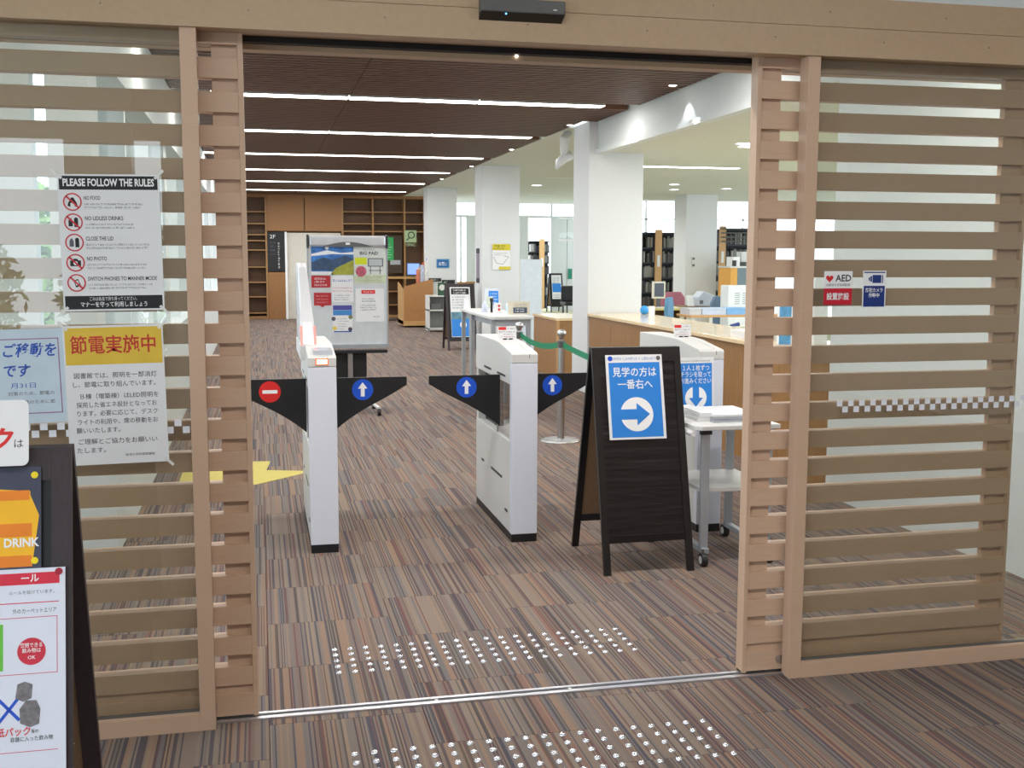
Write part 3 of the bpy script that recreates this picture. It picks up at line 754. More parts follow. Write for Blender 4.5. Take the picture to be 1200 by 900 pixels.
for s, yy, ft in (('密閉できる', .047, .068), ('飲み物は', .030, .058), ('OK', .008, .024)): text(r, 'lettering', s, .105, yy, .016, WHITE, 2, bold=.01, fit=ft)
CANG = M('print_can_grey', (120, 116, 120), .5, var=.3, scale=60)
poly(r, 'can', [(.055, -.12), (.062, -.075), (.085, -.068), (.108, -.078), (.105, -.122), (.08, -.132)], CANG, 2)
poly(r, 'milk_carton', [(.07, -.20), (.068, -.155), (.088, -.128), (.12, -.130), (.132, -.158), (.128, -.205), (.10, -.215)], CANG, 2)
for a in (((.0, -.20), (.068, -.115)), ((.0, -.115), (.068, -.19))):
    (xa, ya), (xb, yb) = a; d = Vector((xb-xa, yb-ya)).normalized(); n = Vector((-d.y, d.x))*.005
    poly(r, 'blue_cross', [(xa-n.x, ya-n.y), (xb-n.x, yb-n.y), (xb+n.x, yb+n.y), (xa+n.x, ya+n.y)], BLUED, 1)
text(r, 'lettering', '紙パック', .05, -.228, .030, M('print_scarlet', (220, 60, 50), .5), 2, bold=.02, fit=.105); text(r, 'lettering', '等の', .115, -.229, .014, INK, 2, fit=.022)
text(r, 'lettering', '容器に入った飲み物', .105, -.252, .017, INK, 1, bold=.006, fit=.13)
rect(r, 'red_line', -.2, -.292, .185, -.290, PR, 1)
for c in r.children:
    if not c.name.startswith('sheet'): c.location.y += .083
r.scale = (.66, .66, 1)
r = sheet('name_card', 'rounded white card with a red character on top of the brown board', 'card', .22, .145, onb2(-.612, 1.112, .030), (pi/2-tl2, 0, 0), WHITEP, t=.002)
bpy.data.objects.remove(r.children[0])
def rrect(w, h, q, n=6):
    p = []
    for sx, sy, a in ((1, 1, 0), (-1, 1, pi/2), (-1, -1, pi), (1, -1, 3*pi/2)):
        for i in range(n+1): p.append((sx*(w/2-q)+q*cos(a+pi/2*i/n), sy*(h/2-q)+q*sin(a+pi/2*i/n)))
    return p
MB().prism(rrect(.22, .145, .014), 0, .002, 'z').build('card_face', WHITEP, r)
text(r, 'lettering', 'ク', .052, -.018, .055, RED, 1, bold=.03, ital=.15); text(r, 'lettering', 'は', .089, -.025, .022, INK, 1)
t = thing('paper_strip', 'narrow white paper strip stuck inside the brown board', 'paper', (-.45, 2.74, .22), (radians(-20), 0, radians(-90)))
bx('strip', WHITEP, t, 0, .012, 0, .001, 0, .09)
t.location = (-.47, 2.60, .3)

# ------------------------------------------------------------------ mobile whiteboard
wb = thing('mobile_whiteboard', 'mobile whiteboard on casters covered with posters, behind the left gate', 'whiteboard', (.82, 10.6, 0))
bx('board', M('whiteboard_grey', (206, 210, 214), .3), wb, -.365, .365, 0, .03, .66, 1.58)
bx('side_frame', GREYM, wb, -.378, -.365, -.006, .036, .64, 1.60); bx('side_frame', GREYM, wb, .365, .378, -.006, .036, .64, 1.60)
bx('top_bar', M('silver_bar', (200, 202, 208), .3, .5), wb, -.36, .36, -.05, .06, 1.585, 1.69, .02)
for s in (-1, 1): bx('end_cap', BLK, wb, s*.36-.02*(s < 0), s*.36+.02*(s > 0), -.055, .065, 1.57, 1.70, .012)
arc = [(-.24, 1.587)]+[(-.24+.48*i/12, 1.587+.045*sin(pi*i/12)) for i in range(1, 12)]+[(.24, 1.587)]
MB().prism(arc, -.0525, -.048, 'y').build('dark_arc', GREYD, wb)
bx('emblem', WHITE, wb, -.02, .02, -.054, -.052, 1.605, 1.625)
bx('bottom_bar', GREYM, wb, -.378, .378, -.02, .05, .63, .665)
bx('pen_tray', BLK, wb, -.36, .36, -.09, .03, .585, .615, .004)
bx('apron', BLK, wb, -.15, .17, .03, .05, .10, .60)
bx('post', STEEL, wb, -.01, .035, -.005, .03, .12, .60)
for s in (-1, 1):
    MB().tube([(s*.22, .1, .10), (s*.24, -.02, .075), (s*.26, -.22, .07)], .017, 8).build('foot', GREYL, wb)
    MB().tube([(s*.22, .1, .10), (s*.24, .3, .07)], .017, 8).build('foot', GREYL, wb)
    for y in (-.22, .3):
        c = MB().tube([(s*.26-.015, y, .035), (s*.26+.015, y, .035)], .035, 14).build('caster', RUB, wb)
    MB().obox((s*.22, .1, .1), (s*.0, .06, .14), .03, .03).build('brace', GREYL, wb)
def wbs(name, label, x0, y0, x1, y1, mat, cat='poster', Y=10.597):
    a, b_ = at(x0, y1, Y), at(x1, y0, Y)
    r = sheet(name, label, cat, b_.x-a.x, b_.z-a.z, ((a.x+b_.x)/2, Y, (a.z+b_.z)/2), (pi/2, 0, 0), mat, t=.002); r['ls'] = 3
    return r, b_.x-a.x, b_.z-a.z
r, W_, H_ = wbs('mountain_poster', 'blue sky and green mountain photo poster on the whiteboard', 365, 286, 414, 322, M('poster_sky', (58, 118, 190), .4, var=.5, scale=14))
poly(r, 'dark_hills', [(-W_/2, -.03), (-W_*.2, .02), (0, -.005), (W_*.3, .035), (W_/2, .01), (W_/2, -H_*.36), (-W_/2, -H_*.36)], M('hill_blue', (52, 78, 110), .5, var=.3, scale=20), 1)
poly(r, 'green_slope', [(-.02, -H_*.5), (.03, -H_*.28), (W_/2, -.005), (W_/2, -H_*.5)], M('slope_green', (158, 160, 58), .5, var=.2, scale=20), 2)
poly(r, 'white_cloud', [(-W_*.5, .05), (-.05, .085), (W_*.2, .06), (W_*.5, .07), (W_*.5, .045), (0, .05), (-W_*.5, .03)], WHITE, 1)
disc(r, 'white_emblem', -.05, .11, .018, WHITE, 2)
rect(r, 'white_foot', -W_/2, -H_/2, 0, -H_/2+.03, WHITEP, 2)
r, W_, H_ = wbs('printed_poster', 'pale poster with a drawn display board and a yellow box on the whiteboard', 415, 288, 452, 332, M('poster_cream', (214, 218, 214), .5))
rect(r, 'blue_band', -W_/2, H_/2-.012, W_/2, H_/2, M('band_blue', (60, 96, 170), .5), 1)
text(r, 'lettering', 'BIG PAD', -.01, H_/2-.072, .042, INK, 1, bold=.02, fit=.17)
smallprint(r, 'small_print', -.07, .05, H_/2-.036, 1, .01, .014, INKG, 1, 2, 0)
rect(r, 'yellow_box', -.14, .0, -.03, .065, M('lime', (214, 222, 30), .5), 1)
rect(r, 'drawn_board', -.02, -.02, .125, .06, INKG, 1); rect(r, 'drawn_screen', -.010, -.012, .115, .052, M('screen_pale', (190, 196, 198), .5), 2)
for x in (.0, .09): rect(r, 'drawn_leg', x, -.09, x+.008, -.02, INKG, 1)
rect(r, 'drawn_leg', -.01, -.06, .11, -.053, INKG, 1)
disc(r, 'pink_disc', -.085, -.065, .05, M('disc_pink', (190, 90, 110), .5, var=.3, scale=50), 2)
rect(r, 'green_wash', -W_/2, -H_/2, W_/2, -H_/2+.08, M('wash_green', (196, 208, 178), .5, var=.15, scale=9), 1)
smallprint(r, 'small_print', -.12, .12, -H_/2+.06, 2, .03, .014, M('print_olive', (170, 150, 110), .5), 3, 8)
r, W_, H_ = wbs('white_notice', 'white notice with a red heading in the lower right of the whiteboard', 417, 338, 450, 377, WHITEP, 'notice')
rect(r, 'red_band', -.08, H_/2-.05, .05, H_/2-.015, RED, 1); smallprint(r, 'small_print', -.06, .04, H_/2-.033, 1, .01, .012, WHITE, 3, 8, 0)
smallprint(r, 'small_print', -.075, .06, .06, 2, .022, .012, INK, 1, 9); smallprint(r, 'small_print', -.09, .07, -.0, 3, .022, .012, INK, 1, 10, .2); smallprint(r, 'small_print', .03, .09, -H_/2+.05, 1, .02, .012, INK, 1, 11, 0)
r, W_, H_ = wbs('red_card', 'upper dark red card with white print on the whiteboard', 365, 323, 387, 337, REDD, 'card'); smallprint(r, 'small_print', -.06, .06, .03, 3, .03, .018, WHITE, 1, 12)
r, W_, H_ = wbs('red_card', 'lower dark red speech bubble card on the whiteboard', 368, 343, 388, 358, REDD, 'card'); smallprint(r, 'small_print', -.06, .06, .03, 3, .03, .012, M('pinkish', (220, 160, 165)), 1, 13)
poly(r, 'bubble_tip', [(-.03, -H_/2), (.0, -H_/2-.018), (.02, -H_/2)], REDD, 1)
r, W_, H_ = wbs('white_notice', 'white notice with blue and red lines in the middle of the whiteboard', 389, 323, 414, 354, WHITEP, 'notice')
smallprint(r, 'small_print', -.09, .09, .08, 1, .02, .022, BLT, 1, 14, 0); smallprint(r, 'small_print', -.09, .09, .01, 2, .03, .015, M('print_coral', (205, 110, 110)), 1, 15, 0); smallprint(r, 'small_print', -.08, .08, -.06, 3, .02, .01, INKG, 1, 16)
r, W_, H_ = wbs('library_flyer', 'blue and white flyer with small drawings at the lower middle of the whiteboard', 390, 357, 413, 390, WHITEP, 'flyer')
rect(r, 'purple_band', -W_/2+.005, H_/2-.05, W_/2-.005, H_/2-.005, M('purple', (70, 74, 150)), 1); rect(r, 'blue_band', -W_/2+.005, H_/2-.10, W_/2-.005, H_/2-.052, M('bandb', (60, 130, 196)), 1)
smallprint(r, 'small_print', -.05, .07, .0, 6, .024, .008, INKG, 1, 17, .5)
for x, y, c in ((-.085, .0, (90, 90, 110)), (.075, .015, (130, 130, 90)), (-.075, -.09, (220, 200, 90)), (.07, -.10, (80, 70, 90))): disc(r, 'drawing', x, y, .02, M('d%d' % (c[0]+c[1]), c), 1)
rect(r, 'blue_foot', -W_/2+.01, -H_/2+.005, W_/2-.01, -H_/2+.016, BLT, 1)

BKO = M('bookcase_oak', (146, 102, 60), .5, var=.1, scale=18, stretch=(6, 6, .6)); BKL = M('bookcase_shelf_oak', (158, 118, 74), .5, var=.06, scale=14)
# ------------------------------------------------------------------ far built-in bookcase wall, y = 27
BY = 27.0
bk = thing('built_in_bookcase', 'wall of built-in wooden bookshelves and cupboard doors at the far end', 'bookcase', (0, BY, 0))
def bxp(name, mat, x0, y0, x1, y1, d0=0, d1=.3, par=bk):
    "box seen between pixels, as real metres at the far wall"
    a, b_ = at(x0, y1, BY), at(x1, y0, BY)
    return MB().box(a.x, b_.x, d0, d1, a.z, b_.z).build(name, mat, par)
ztop = 2.93
def X27(px): return at(px, 300, BY).x
def Z27(py, px=400): return at(px, py, BY).z
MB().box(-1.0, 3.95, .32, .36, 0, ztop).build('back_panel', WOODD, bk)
for px in (288, 312.5, 402, 437.5, 474.5, 498): MB().box(X27(px)-.02, X27(px)+.02, 0, .32, 0, ztop).build('divider', BKL, bk)
MB().box(-1.0, 3.95, -.01, .33, ztop-.06, ztop+.01).build('cornice', BKO, bk)
for py in (248, 262, 275, 282, 293, 313, 331, 348, 367, 372): MB().box(-1.0, X27(312.5), .01, .32, Z27(py, 300)-.012, Z27(py, 300)+.012).build('shelf', BKL, bk)
for py in (248, 262, 271, 326, 342, 358, 372): MB().box(X27(402), X27(498), .01, .32, Z27(py)-.012, Z27(py)+.012).build('shelf', BKL, bk)
MB().box(-1.0, X27(312.5), .02, .32, 0, .07).build('kick_board', BKL, bk); MB().box(X27(402), X27(498), .02, .32, 0, .07).build('kick_board', BKL, bk)
for a, b_ in ((314, 357), (358, 401)):
    d = MB().box(X27(a), X27(b_), -.01, .012, Z27(271), ztop-.06).build('cupboard_door', BKO, bk)
MB().box(X27(314), X27(334), -.005, .012, 0, Z27(319)).build('cupboard_door', BKO, bk)
MB().box(X27(314), X27(401), .2, .31, 0, ztop-.06).build('carcass', BKO, bk)
dd = tag(MB().box(X27(336), X27(400), .0, .1, 0, Z27(273)).build('door_3', M('cream_door', (210, 206, 196), .5)), 'cream white door in the far wooden wall', 'door', kind='structure'); dd.location.y = BY+.09
tag(MB().box(X27(334), X27(336.5), -.02, .1, 0, Z27(272)).build('trim_4', WHITE), 'white frame of the far cream door', 'door frame', kind='structure').location.y = BY
def fars(name, label, x0, y0, x1, y1, mat, Y, cat='sign', ls=8, t=.004):
    a, b_ = at(x0, y1, Y), at(x1, y0, Y)
    r = sheet(name, label, cat, b_.x-a.x, b_.z-a.z, ((a.x+b_.x)/2, Y, (a.z+b_.z)/2), (pi/2, 0, 0), mat, t=t, sheetname='panel'); r['ls'] = ls
    return r, b_.x-a.x, b_.z-a.z
r, W_, H_ = fars('floor_sign', 'black floor guide sign marked 2F beside the cream door', 314.5, 272, 334, 318, INK, BY-.012)
text(r, 'lettering', '2F', -W_*.22, H_*.38, .12, WHITE, 1, fit=.13)
smallprint(r, 'small_print', -.15, .0, .22, 4, .09, .05, INKG, 1, 18); smallprint(r, 'small_print', .03, .09, .2, 9, .07, .05, GREYL, 1, 19, .5)
r, W_, H_ = fars('opac_sign', 'pale green magnifying glass sign lettered OPAC', 474, 270, 488, 284, M('sign_green', (160, 182, 140), .5), BY-.1)
mb = MB(); ringm(mb, .02, .03, .085, .06, L0(r, 1)); mb.add([(-.045, -.03, L0(r, 1)), (-.025, -.05, L0(r, 1)), (-.09, -.11, L0(r, 1)), (-.105, -.09, L0(r, 1))], [(3, 2, 1, 0)]); mb.build('magnifier', M('darkgreen', (40, 66, 50)), r)
text(r, 'lettering', 'OPAC', 0, -.205, .10, M('sign_green', (160, 182, 140), .5), 1, bold=.02, fit=.24)
MB().box(.10, .16, -.004, 0, -.15, .15).build('bracket', GREYD, r)
r, W_, H_ = fars('green_poster', 'bright green poster beside the whiteboard on the far shelves', 450, 278, 461, 305, M('poster_green', (40, 160, 84), .5), BY+.002, 'poster')
smallprint(r, 'small_print', -.08, .08, .1, 6, .06, .02, WHITE, 1, 20)
r, W_, H_ = fars('dark_noticeboard', 'dark board behind the whiteboard on the far shelves', 448, 276, 471, 320, M('board_brown', (66, 52, 42), .7), BY+.012, 'noticeboard')
rect(r, 'label_plate', -.05, -.25, .2, -.14, GREYM, 1)

# magazine rack with screen
mr = thing('magazine_rack', 'wooden magazine display rack below the far screen', 'rack', (2.95, 23.3, 0))
MB().prism([(0, .06), (0, .80), (.9, .94), (.9, .06)], 0, .02, 'x').build('side', WOODL, mr)
MB().add([(0.02, 0, .06), (.62, 0, .06), (.62, 0, 1.02), (.02, 0, .86), (0.02, .03, .06), (.62, .03, .06), (.62, .03, 1.02), (.02, .03, .86)], [(0, 1, 2, 3), (7, 6, 5, 4), (0, 4, 5, 1), (1, 5, 6, 2), (2, 6, 7, 3), (3, 7, 4, 0)]).build('front_panel', WOODO, mr)
bx('base', WOODL, mr, .0, .62, -.03, .9, .04, .14); bx('top_shelf', WOODL, mr, .02, .62, .03, .9, .70, .73)
MB().prism([(0, .06), (0, 1.02), (.9, 1.02), (.9, .06)], .62, .64, 'x').build('side', WOODO, mr)
for x in (.08, .55): bx('caster', RUB, mr, x-.02, x+.02, .02, .06, 0, .04)
for x in (.08, .55): bx('caster', RUB, mr, x-.02, x+.02, .8, .84, 0, .04)
colr = [(200, 120, 90), (230, 200, 150), (180, 190, 210), (210, 90, 60), (240, 235, 225), (150, 140, 200)]
for i, c in enumerate(colr):
    t = thing('magazine', ['rust red magazine', 'tan magazine', 'pale blue magazine', 'orange red magazine', 'white magazine', 'lilac magazine'][i]+' in the wooden rack by the screen', 'magazine', (3.30+.045*i, 23.5+.05*(i % 2), 1.0+.015*i), group='magazines in the wooden rack')
    bx('cover', M('mag%d' % i, c, .4, var=.3, scale=30), t, -.04, .04, 0, .02, 0 if i else -.02, .30+.03*i)
    t.location.z = .74; t.scale = (1, 1, 1.6)
sd = thing('standing_desk', 'wooden ledge carrying the lit screen in front of the far shelves', 'desk', (3.2, 25.8, 0))
bx('top', WOODL, sd, -.35, .55, -.2, .6, .98, 1.02)
for x in (-.33, .5): bx('leg', WOODL, sd, x, x+.04, -.15, .5, 0, .98)
mo = thing('computer_screen', 'small screen lit pale blue below the OPAC sign', 'monitor', (at(484.5, 315, 25.7).x, 25.7, 1.02))
p0, p1 = at(478, 322.5, 25.7), at(491, 308, 25.7)
bx('casing', GREYD, mo, -.15, .15, 0, .04, p0.z-1.02, p1.z-1.02, .005)
bx('display', M('screen_blue', (120, 150, 255), .3, emit=(120, 150, 250), es=1.1), mo, -.135, .135, -.003, 0, p0.z-1.0, p1.z-1.04)
bx('stand', GREYD, mo, -.03, .03, .01, .04, 0, p0.z-1.02)

# white small shelf behind the far sign
ws = thing('shelf_unit', 'low white shelf unit beside the far column', 'shelf', (3.26, 21.8, 0))
for x in (0, .52): bx('side', GREYL, ws, x, x+.03, 0, .4, .03, .70)
for z in (.05, .42, .70): bx('shelf', GREYL, ws, 0, .55, 0, .4, z, z+.025)
bx('back_panel', M('grey_back', (150, 152, 150), .6), ws, .03, .52, .38, .40, .05, .7)
bx('leg', STEEL, ws, 0, .03, 0, .03, 0, .04); bx('leg', STEEL, ws, .52, .55, 0, .03, 0, .04)
tag(bx('binder_box', GREYD, None, 3.32, 3.52, 21.85, 22.05, .447, .56), 'dark box on the middle shelf of the low white unit', 'box')
r, W_, H_ = fars('green_card', 'green framed card standing on the low white shelf unit', 513, 331, 523, 346, M('frame_green', (44, 84, 60), .5), 21.9, 'card')
disc(r, 'pale_disc', 0, .03, .06, GREYL, 1); r.location.z = .725+H_/2

# signs on the far columns
r, W_, H_ = fars('blue_wall_sign', 'small blue wall sign on the farthest column', 511.5, 303.5, 526.5, 314, M('sign_sky', (70, 140, 190), .5), 23.39)
rect(r, 'blue_field', -W_/2+.02, -H_/2+.02, W_/2-.02, H_/2-.02, M('sign_teal_blue', (24, 96, 160), .5), 1); smallprint(r, 'small_print', -.09, .09, 0, 1, .1, .07, WHITE, 2, 21, 0)
r, W_, H_ = fars('black_wall_sign', 'left of two thin black direction signs on the farthest column', 502.5, 326, 517, 330, INK, 23.385); smallprint(r, 'small_print', -.1, .1, 0, 1, .1, .03, GREYL, 1, 22)
r, W_, H_ = fars('black_wall_sign', 'right of two thin black direction signs on the farthest column', 518, 328, 533, 332.5, INK, 23.385); smallprint(r, 'small_print', -.1, .0, 0, 1, .1, .03, GREYL, 1, 23)
r, W_, H_ = fars('map_notice', 'white notice with yellow bands and a map on the second column', 577, 286, 598, 316, WHITEP, 17.54, 'notice')
YB = M('notice_yellow', (206, 190, 44), .5)
rect(r, 'yellow_band', -W_/2, H_/2-.10, W_/2, H_/2, YB, 1); rect(r, 'yellow_band', -.04, -H_/2, W_/2, -H_/2+.05, YB, 1)
smallprint(r, 'small_print', -.12, .1, H_/2-.03, 2, .04, .025, INK, 2, 24); smallprint(r, 'small_print', -.12, .12, .06, 2, .03, .012, INKG, 1, 25)
mb = MB(); z = L0(r, 1)
for a, b_ in (((-.13, .0), (-.08, -.10)), ((-.08, -.10), (.02, -.12)), ((.02, -.12), (.08, -.05)), ((.08, -.05), (.12, 0)), ((.12, 0), (.05, .01))):
    d = (Vector(b_)-Vector(a)).normalized(); n = Vector((-d.y, d.x))*.003; mb.add([(a[0]-n.x, a[1]-n.y, z), (b_[0]-n.x, b_[1]-n.y, z), (b_[0]+n.x, b_[1]+n.y, z), (a[0]+n.x, a[1]+n.y, z)], [(0, 1, 2, 3)])
mb.build('map_line', INKG, r)
t = thing('side_sign', 'narrow dark sign on the side face of the second column', 'sign', (3.497, 17.75, 1.35))
bx('panel', M('sign_mauve', (130, 118, 134), .5), t, -.004, 0, 0, .25, -.28, .28); bx('end_block', INK, t, -.006, 0, 0, .25, .2, .28); bx('end_block', INK, t, -.006, 0, 0, .25, -.28, -.20)

# ------------------------------------------------------------------ far sandwich boards
A3 = aframe('sandwich_board', 'distant dark sandwich board with white and blue posters beyond the grey table', 2.92, 3.40, 17.42, 17.98, 17.72, 1.06, mats=(BROWNF, BLKF, HARDB), leg=.035)
tl3 = atan2(17.708-17.42, 1.06)
r = sheet('long_poster', 'tall white and blue poster on the distant board', 'poster', .33, .82, (3.155, 17.42+.60*math.tan(tl3)-.016, .61), (pi/2-tl3, 0, 0)); r['ls'] = 6
rect(r, 'black_band', -.145, .29, .145, .39, INK, 1); smallprint(r, 'small_print', -.11, .11, .36, 2, .045, .028, WHITE, 2, 26, .1)
smallprint(r, 'small_print', -.13, .13, .25, 5, .045, .02, INKG, 1, 27)
rect(r, 'landscape_photo', -.16, -.12, .16, .0, M('photo_teal', (96, 140, 160), .5, var=.5, scale=12), 1); rect(r, 'blue_field', -.16, -.40, .16, -.12, BLUE, 1)
arrow_disc(r, .03, -.21, .055, -pi/2)
A4 = aframe('sandwich_board', 'small black sandwich board with blue posters far beyond the white column', 7.68, 8.05, 29.0, 29.5, 29.25, 1.05, mats=(BLKF, BLKF, HARDB), leg=.03)
r = sheet('small_poster', 'white and blue posters on the farthest sandwich board', 'poster', .27, .66, (7.865, 29.1, .68), (pi/2-.23, 0, 0)); r['ls'] = 10
rect(r, 'blue_field', -.12, -.14, .12, .10, BLUE, 1); smallprint(r, 'small_print', -.1, .1, .25, 3, .06, .03, INKG, 1, 28); smallprint(r, 'small_print', -.1, .1, -.22, 2, .06, .03, INK, 1, 29)

# ------------------------------------------------------------------ grey high tables
def table(name, label, x0, x1, y0, y1, z, legs):
    t = thing(name, label, 'table', (x0, y0, 0), group='grey high tables'); w, d = x1-x0, y1-y0
    MB().prism([(.03, 0), (w, 0), (w, d), (0, d), (0, .03)], z-.03, z, 'z').build('tabletop', GREYL, t, .006)
    bx('apron', GREYM, t, .05, w-.05, .04, .06, z-.09, z-.03); bx('apron', GREYM, t, .05, .07, .05, d-.05, z-.09, z-.03)
    for (lx, ly) in legs: MB().box(lx*w-.02, lx*w+.02, ly*d-.02, ly*d+.02, 0, z-.03).build('leg', GREYM, t, .004)
    return t
HZ = .95
table('high_table', 'grey standing table with leaflets, nearer of two behind the middle gate', 2.07, 2.47, 9.95, 11.1, HZ, ((.08, .06), (.92, .06), (.08, .94), (.92, .94)))
table('high_table', 'grey standing table in the gap behind the nearer grey table', 2.08, 2.47, 11.12, 11.62, HZ, ((.08, .06), (.92, .06), (.08, .94), (.92, .94)))
GLS = M('pale_box', (226, 228, 236), .3)
tag(bx('leaflet_box', GLS, None, 2.10, 2.15, 11.5, 11.56, HZ, HZ+.105), 'small white card holder at the far left table corner', 'card holder')
p = at(570, 353, 10.9)
tag(MB().lathe([(0, 0), (.03, 0), (.03, .07), (.012, .09), (.012, .11), (0, .11)], (2.17, 10.75, HZ), 14).build('sanitizer_bottle', M('bottle_pale', (206, 214, 230), .2), smooth=True), 'small white bottle at the left of the grey table', 'bottle')
r = sheet('red_dot_card', 'white card with red marks on the grey table', 'card', .075, .10, (2.26, 10.55, HZ+.052), (radians(84), 0, 0)); r['ls'] = 3
for y in (.02, -.015): disc(r, 'red_mark', .012, y, .012, RED, 1)
tag(MB().lathe([(0, 0), (.016, 0), (.016, .08), (.006, .10), (0, .10)], (2.345, 10.5, HZ), 12).build('marker_bottle', M('bottle_blue_white', (200, 222, 240), .3), smooth=True), 'slim pale bottle behind the cream table sign', 'bottle')
tag(MB().lathe([(0, 0), (.012, 0), (.012, .1), (.018, .11), (.018, .14), (0, .14)], (2.24, 10.75, HZ), 12).build('pen_bottle', BLK, smooth=True), 'black topped bottle behind the red marked card', 'bottle')
r = sheet('table_sign', 'cream table sign with a dark blue label on the grey table', 'sign', .215, .125, (2.40, 10.25, HZ+.064), (radians(82), 0, 0), M('cream_card', (216, 208, 188), .6)); r['ls'] = 3
rect(r, 'dark_label', -.055, -.050, .080, .005, M('label_slate', (60, 74, 92), .5), 1); smallprint(r, 'small_print', -.04, .065, -.010, 2, .022, .012, WHITE, 2, 30, .2); smallprint(r, 'small_print', -.05, .08, .035, 2, .018, .008, INKG, 1, 31)
r = sheet('leaflet_rack', 'clear leaflet holder with blue leaflets on the far end of the table', 'leaflet holder', .16, .21, (2.40, 11.5, HZ+.108), (radians(82), 0, 0), M('holder_clear', (206, 212, 222), .2)); r['ls'] = 3
rect(r, 'blue_leaflet', -.035, -.07, .07, .08, BLUE, 1); rect(r, 'pale_leaflet', -.055, -.09, .01, .02, M('leaf_beige', (196, 206, 190), .5), 2); smallprint(r, 'small_print', -.02, .06, .05, 4, .03, .012, WHITE, 3, 32)
tag(bx('white_sheets', WHITEP, None, 2.30, 2.45, 10.45, 10.75, HZ, HZ+.008), 'thin white sheets lying on the nearer grey table', 'paper')

# ------------------------------------------------------------------ service counter
sc_ = thing('service_counter', 'long wooden service counter running to the first column', 'counter', (3.52, 6.32, 0))
CL = 11.64-6.32
bx('counter_top', COUNTERT, sc_, -.03, .60, 0, CL, .855, .885, .003)
n = 7
for i in range(n): bx('front_panel', COUNTERF, sc_, .0, .03, CL*i/n+.0015, CL*(i+1)/n-.0015, .0, .855)
bx('rear_panel', WOODO, sc_, .5, .53, 0, CL, 0, .855)
papers('paper_stack', 'stack of white papers on the wooden counter by the right door leaf', 3.62, 3.92, 7.62, 8.12, .885, .935, 4, WHITEP)
tag(MB().lathe([(0, 0), (.03, .004), (.045, .03), (.046, .06), (.03, .088), (0, .095)], (on(755, 368.5, .885).x, on(755, 368.5, .885).y, .885), 18).build('blue_ball', M('ball_blue', (48, 150, 226), .3), smooth=True), 'round light blue object on the counter next to the column', 'ball')
tag(bx('small_white_box', WHITE, None, on(762, 369.5, .885).x, on(762, 369.5, .885).x+.05, on(762, 369.5, .885).y, on(762, 369.5, .885).y+.05, .885, .98), 'small white box beside the blue ball', 'box')
tb = bpy.data.objects['small_white_box']

# tall panel, wood cabinet etc. between the columns
pt = thing('partition_screen', 'bluish white partition screen left of the first column', 'partition', (3.62, 15.35, 0))
pz = at(626, 304, 15.35).z
bx('panel', M('pale_blue_panel', (206, 216, 226), .4), pt, 0, .30, 0, .04, .03, pz); bx('foot', GREYM, pt, .0, .05, -.15, .2, 0, .03); bx('foot', GREYM, pt, .25, .30, -.15, .2, 0, .03)
bx('frame', GREYL, pt, -.012, 0, -.004, .044, .0, pz); bx('frame', GREYL, pt, .30, .312, -.004, .044, 0, pz)
p0, p1 = at(653, 373, 13.2), at(673, 373, 13.2)
wc = thing('wooden_cabinet', 'wooden cabinet end with a white top, just left of the first column', 'cabinet', (p0.x, 13.2, 0))
bx('body', COUNTERF, wc, 0, .45, 0, 1.2, 0, p0.z-.03); bx('top', COUNTERT, wc, -.02, .47, -.02, 1.2, p0.z-.03, p0.z+.0); bx('corner_post', WOODL, wc, -.004, .03, -.01, .02, 0, p0.z-.03)
# low trolley
p0 = at(643, 400, 15.9)
tr_ = thing('low_trolley', 'low grey trolley with small wheels behind the green belt', 'trolley', (4.05, 16.4, 0))
bx('deck', GREYL, tr_, 0, .55, 0, .5, .40, .43); bx('shelf', GREYM, tr_, .03, .52, 0, .5, .12, .14)
for x in (.03, .5): bx('upright', GREYM, tr_, x, x+.02, .0, .03, .06, .40)
for x, y in ((.05, .02), (.48, .02), (.05, .46), (.48, .46)): MB().tube([(x-.012, y, .03), (x+.012, y, .03)], .03, 12).build('wheel', RUB, tr_)
p0 = at(642, 389, 19.5)
ch = thing('round_stool', 'grey blue stool beyond the low trolley', 'stool', (p0.x, 19.5, 0))
MB().lathe([(0, p0.z-.06), (.2, p0.z-.05), (.22, p0.z-.01), (.18, p0.z+.02), (0, p0.z+.03)], n=20).build('seat', M('seat_grey_blue', (120, 128, 146), .6), ch, smooth=True)
MB().lathe([(.03, .02), (.03, p0.z-.05)], n=10).build('post', STEEL, ch); MB().lathe([(0, .0), (.22, .0), (.2, .03), (0, .04)], n=20).build('base', GREYD, ch)

# ------------------------------------------------------------------ far wall with bright clerestory, y = 28.6
FY = 29.9
fw = thing('wall_far', 'far white wall with a bright window band under the ceiling', 'wall', kind='structure')
def fz(py, Y=FY): return at(640, py, Y).z
zb = at(640, 253, 29.9).z; zt = CZ+.15
x620, x645 = at(619, 300, FY).x, at(645.5, 300, FY).x
x536, x547 = at(535, 300, FY).x, at(546.5, 300, FY).x
bx('wall_panel', WALLW, fw, 3.9, x536, 0, .1, 0, zb); bx('wall_panel', WALLW, fw, x547, x620, 0, .1, 0, zb)
bx('wall_panel', WALLW, fw, x645, at(664, 300, FY).x, 0, .1, 0, zb); bx('wall_panel', WALLW, fw, at(664.6, 300, FY).x, 9.1, .0, .1, 0, zb)
bx('low_panel', WALLW, fw, x536, x547, 0, .1, 0, at(540, 331, FY).z); bx('sill', WOODO, fw, 4.0, x547+.3, -.08, .02, at(540, 331, FY).z-.03, at(540, 331, FY).z+.02)
bx('window_pane', GLASSC, fw, 3.9, 13, .04, .05, zb, zt)
bx('lintel', WALLW, fw, 3.9, 9.1, -.04, .12, zb-.06, zb)
for x in (5.2, 6.5, 7.9): bx('transom', GREYL, fw, x, x+.05, 0, .08, zb, zt)
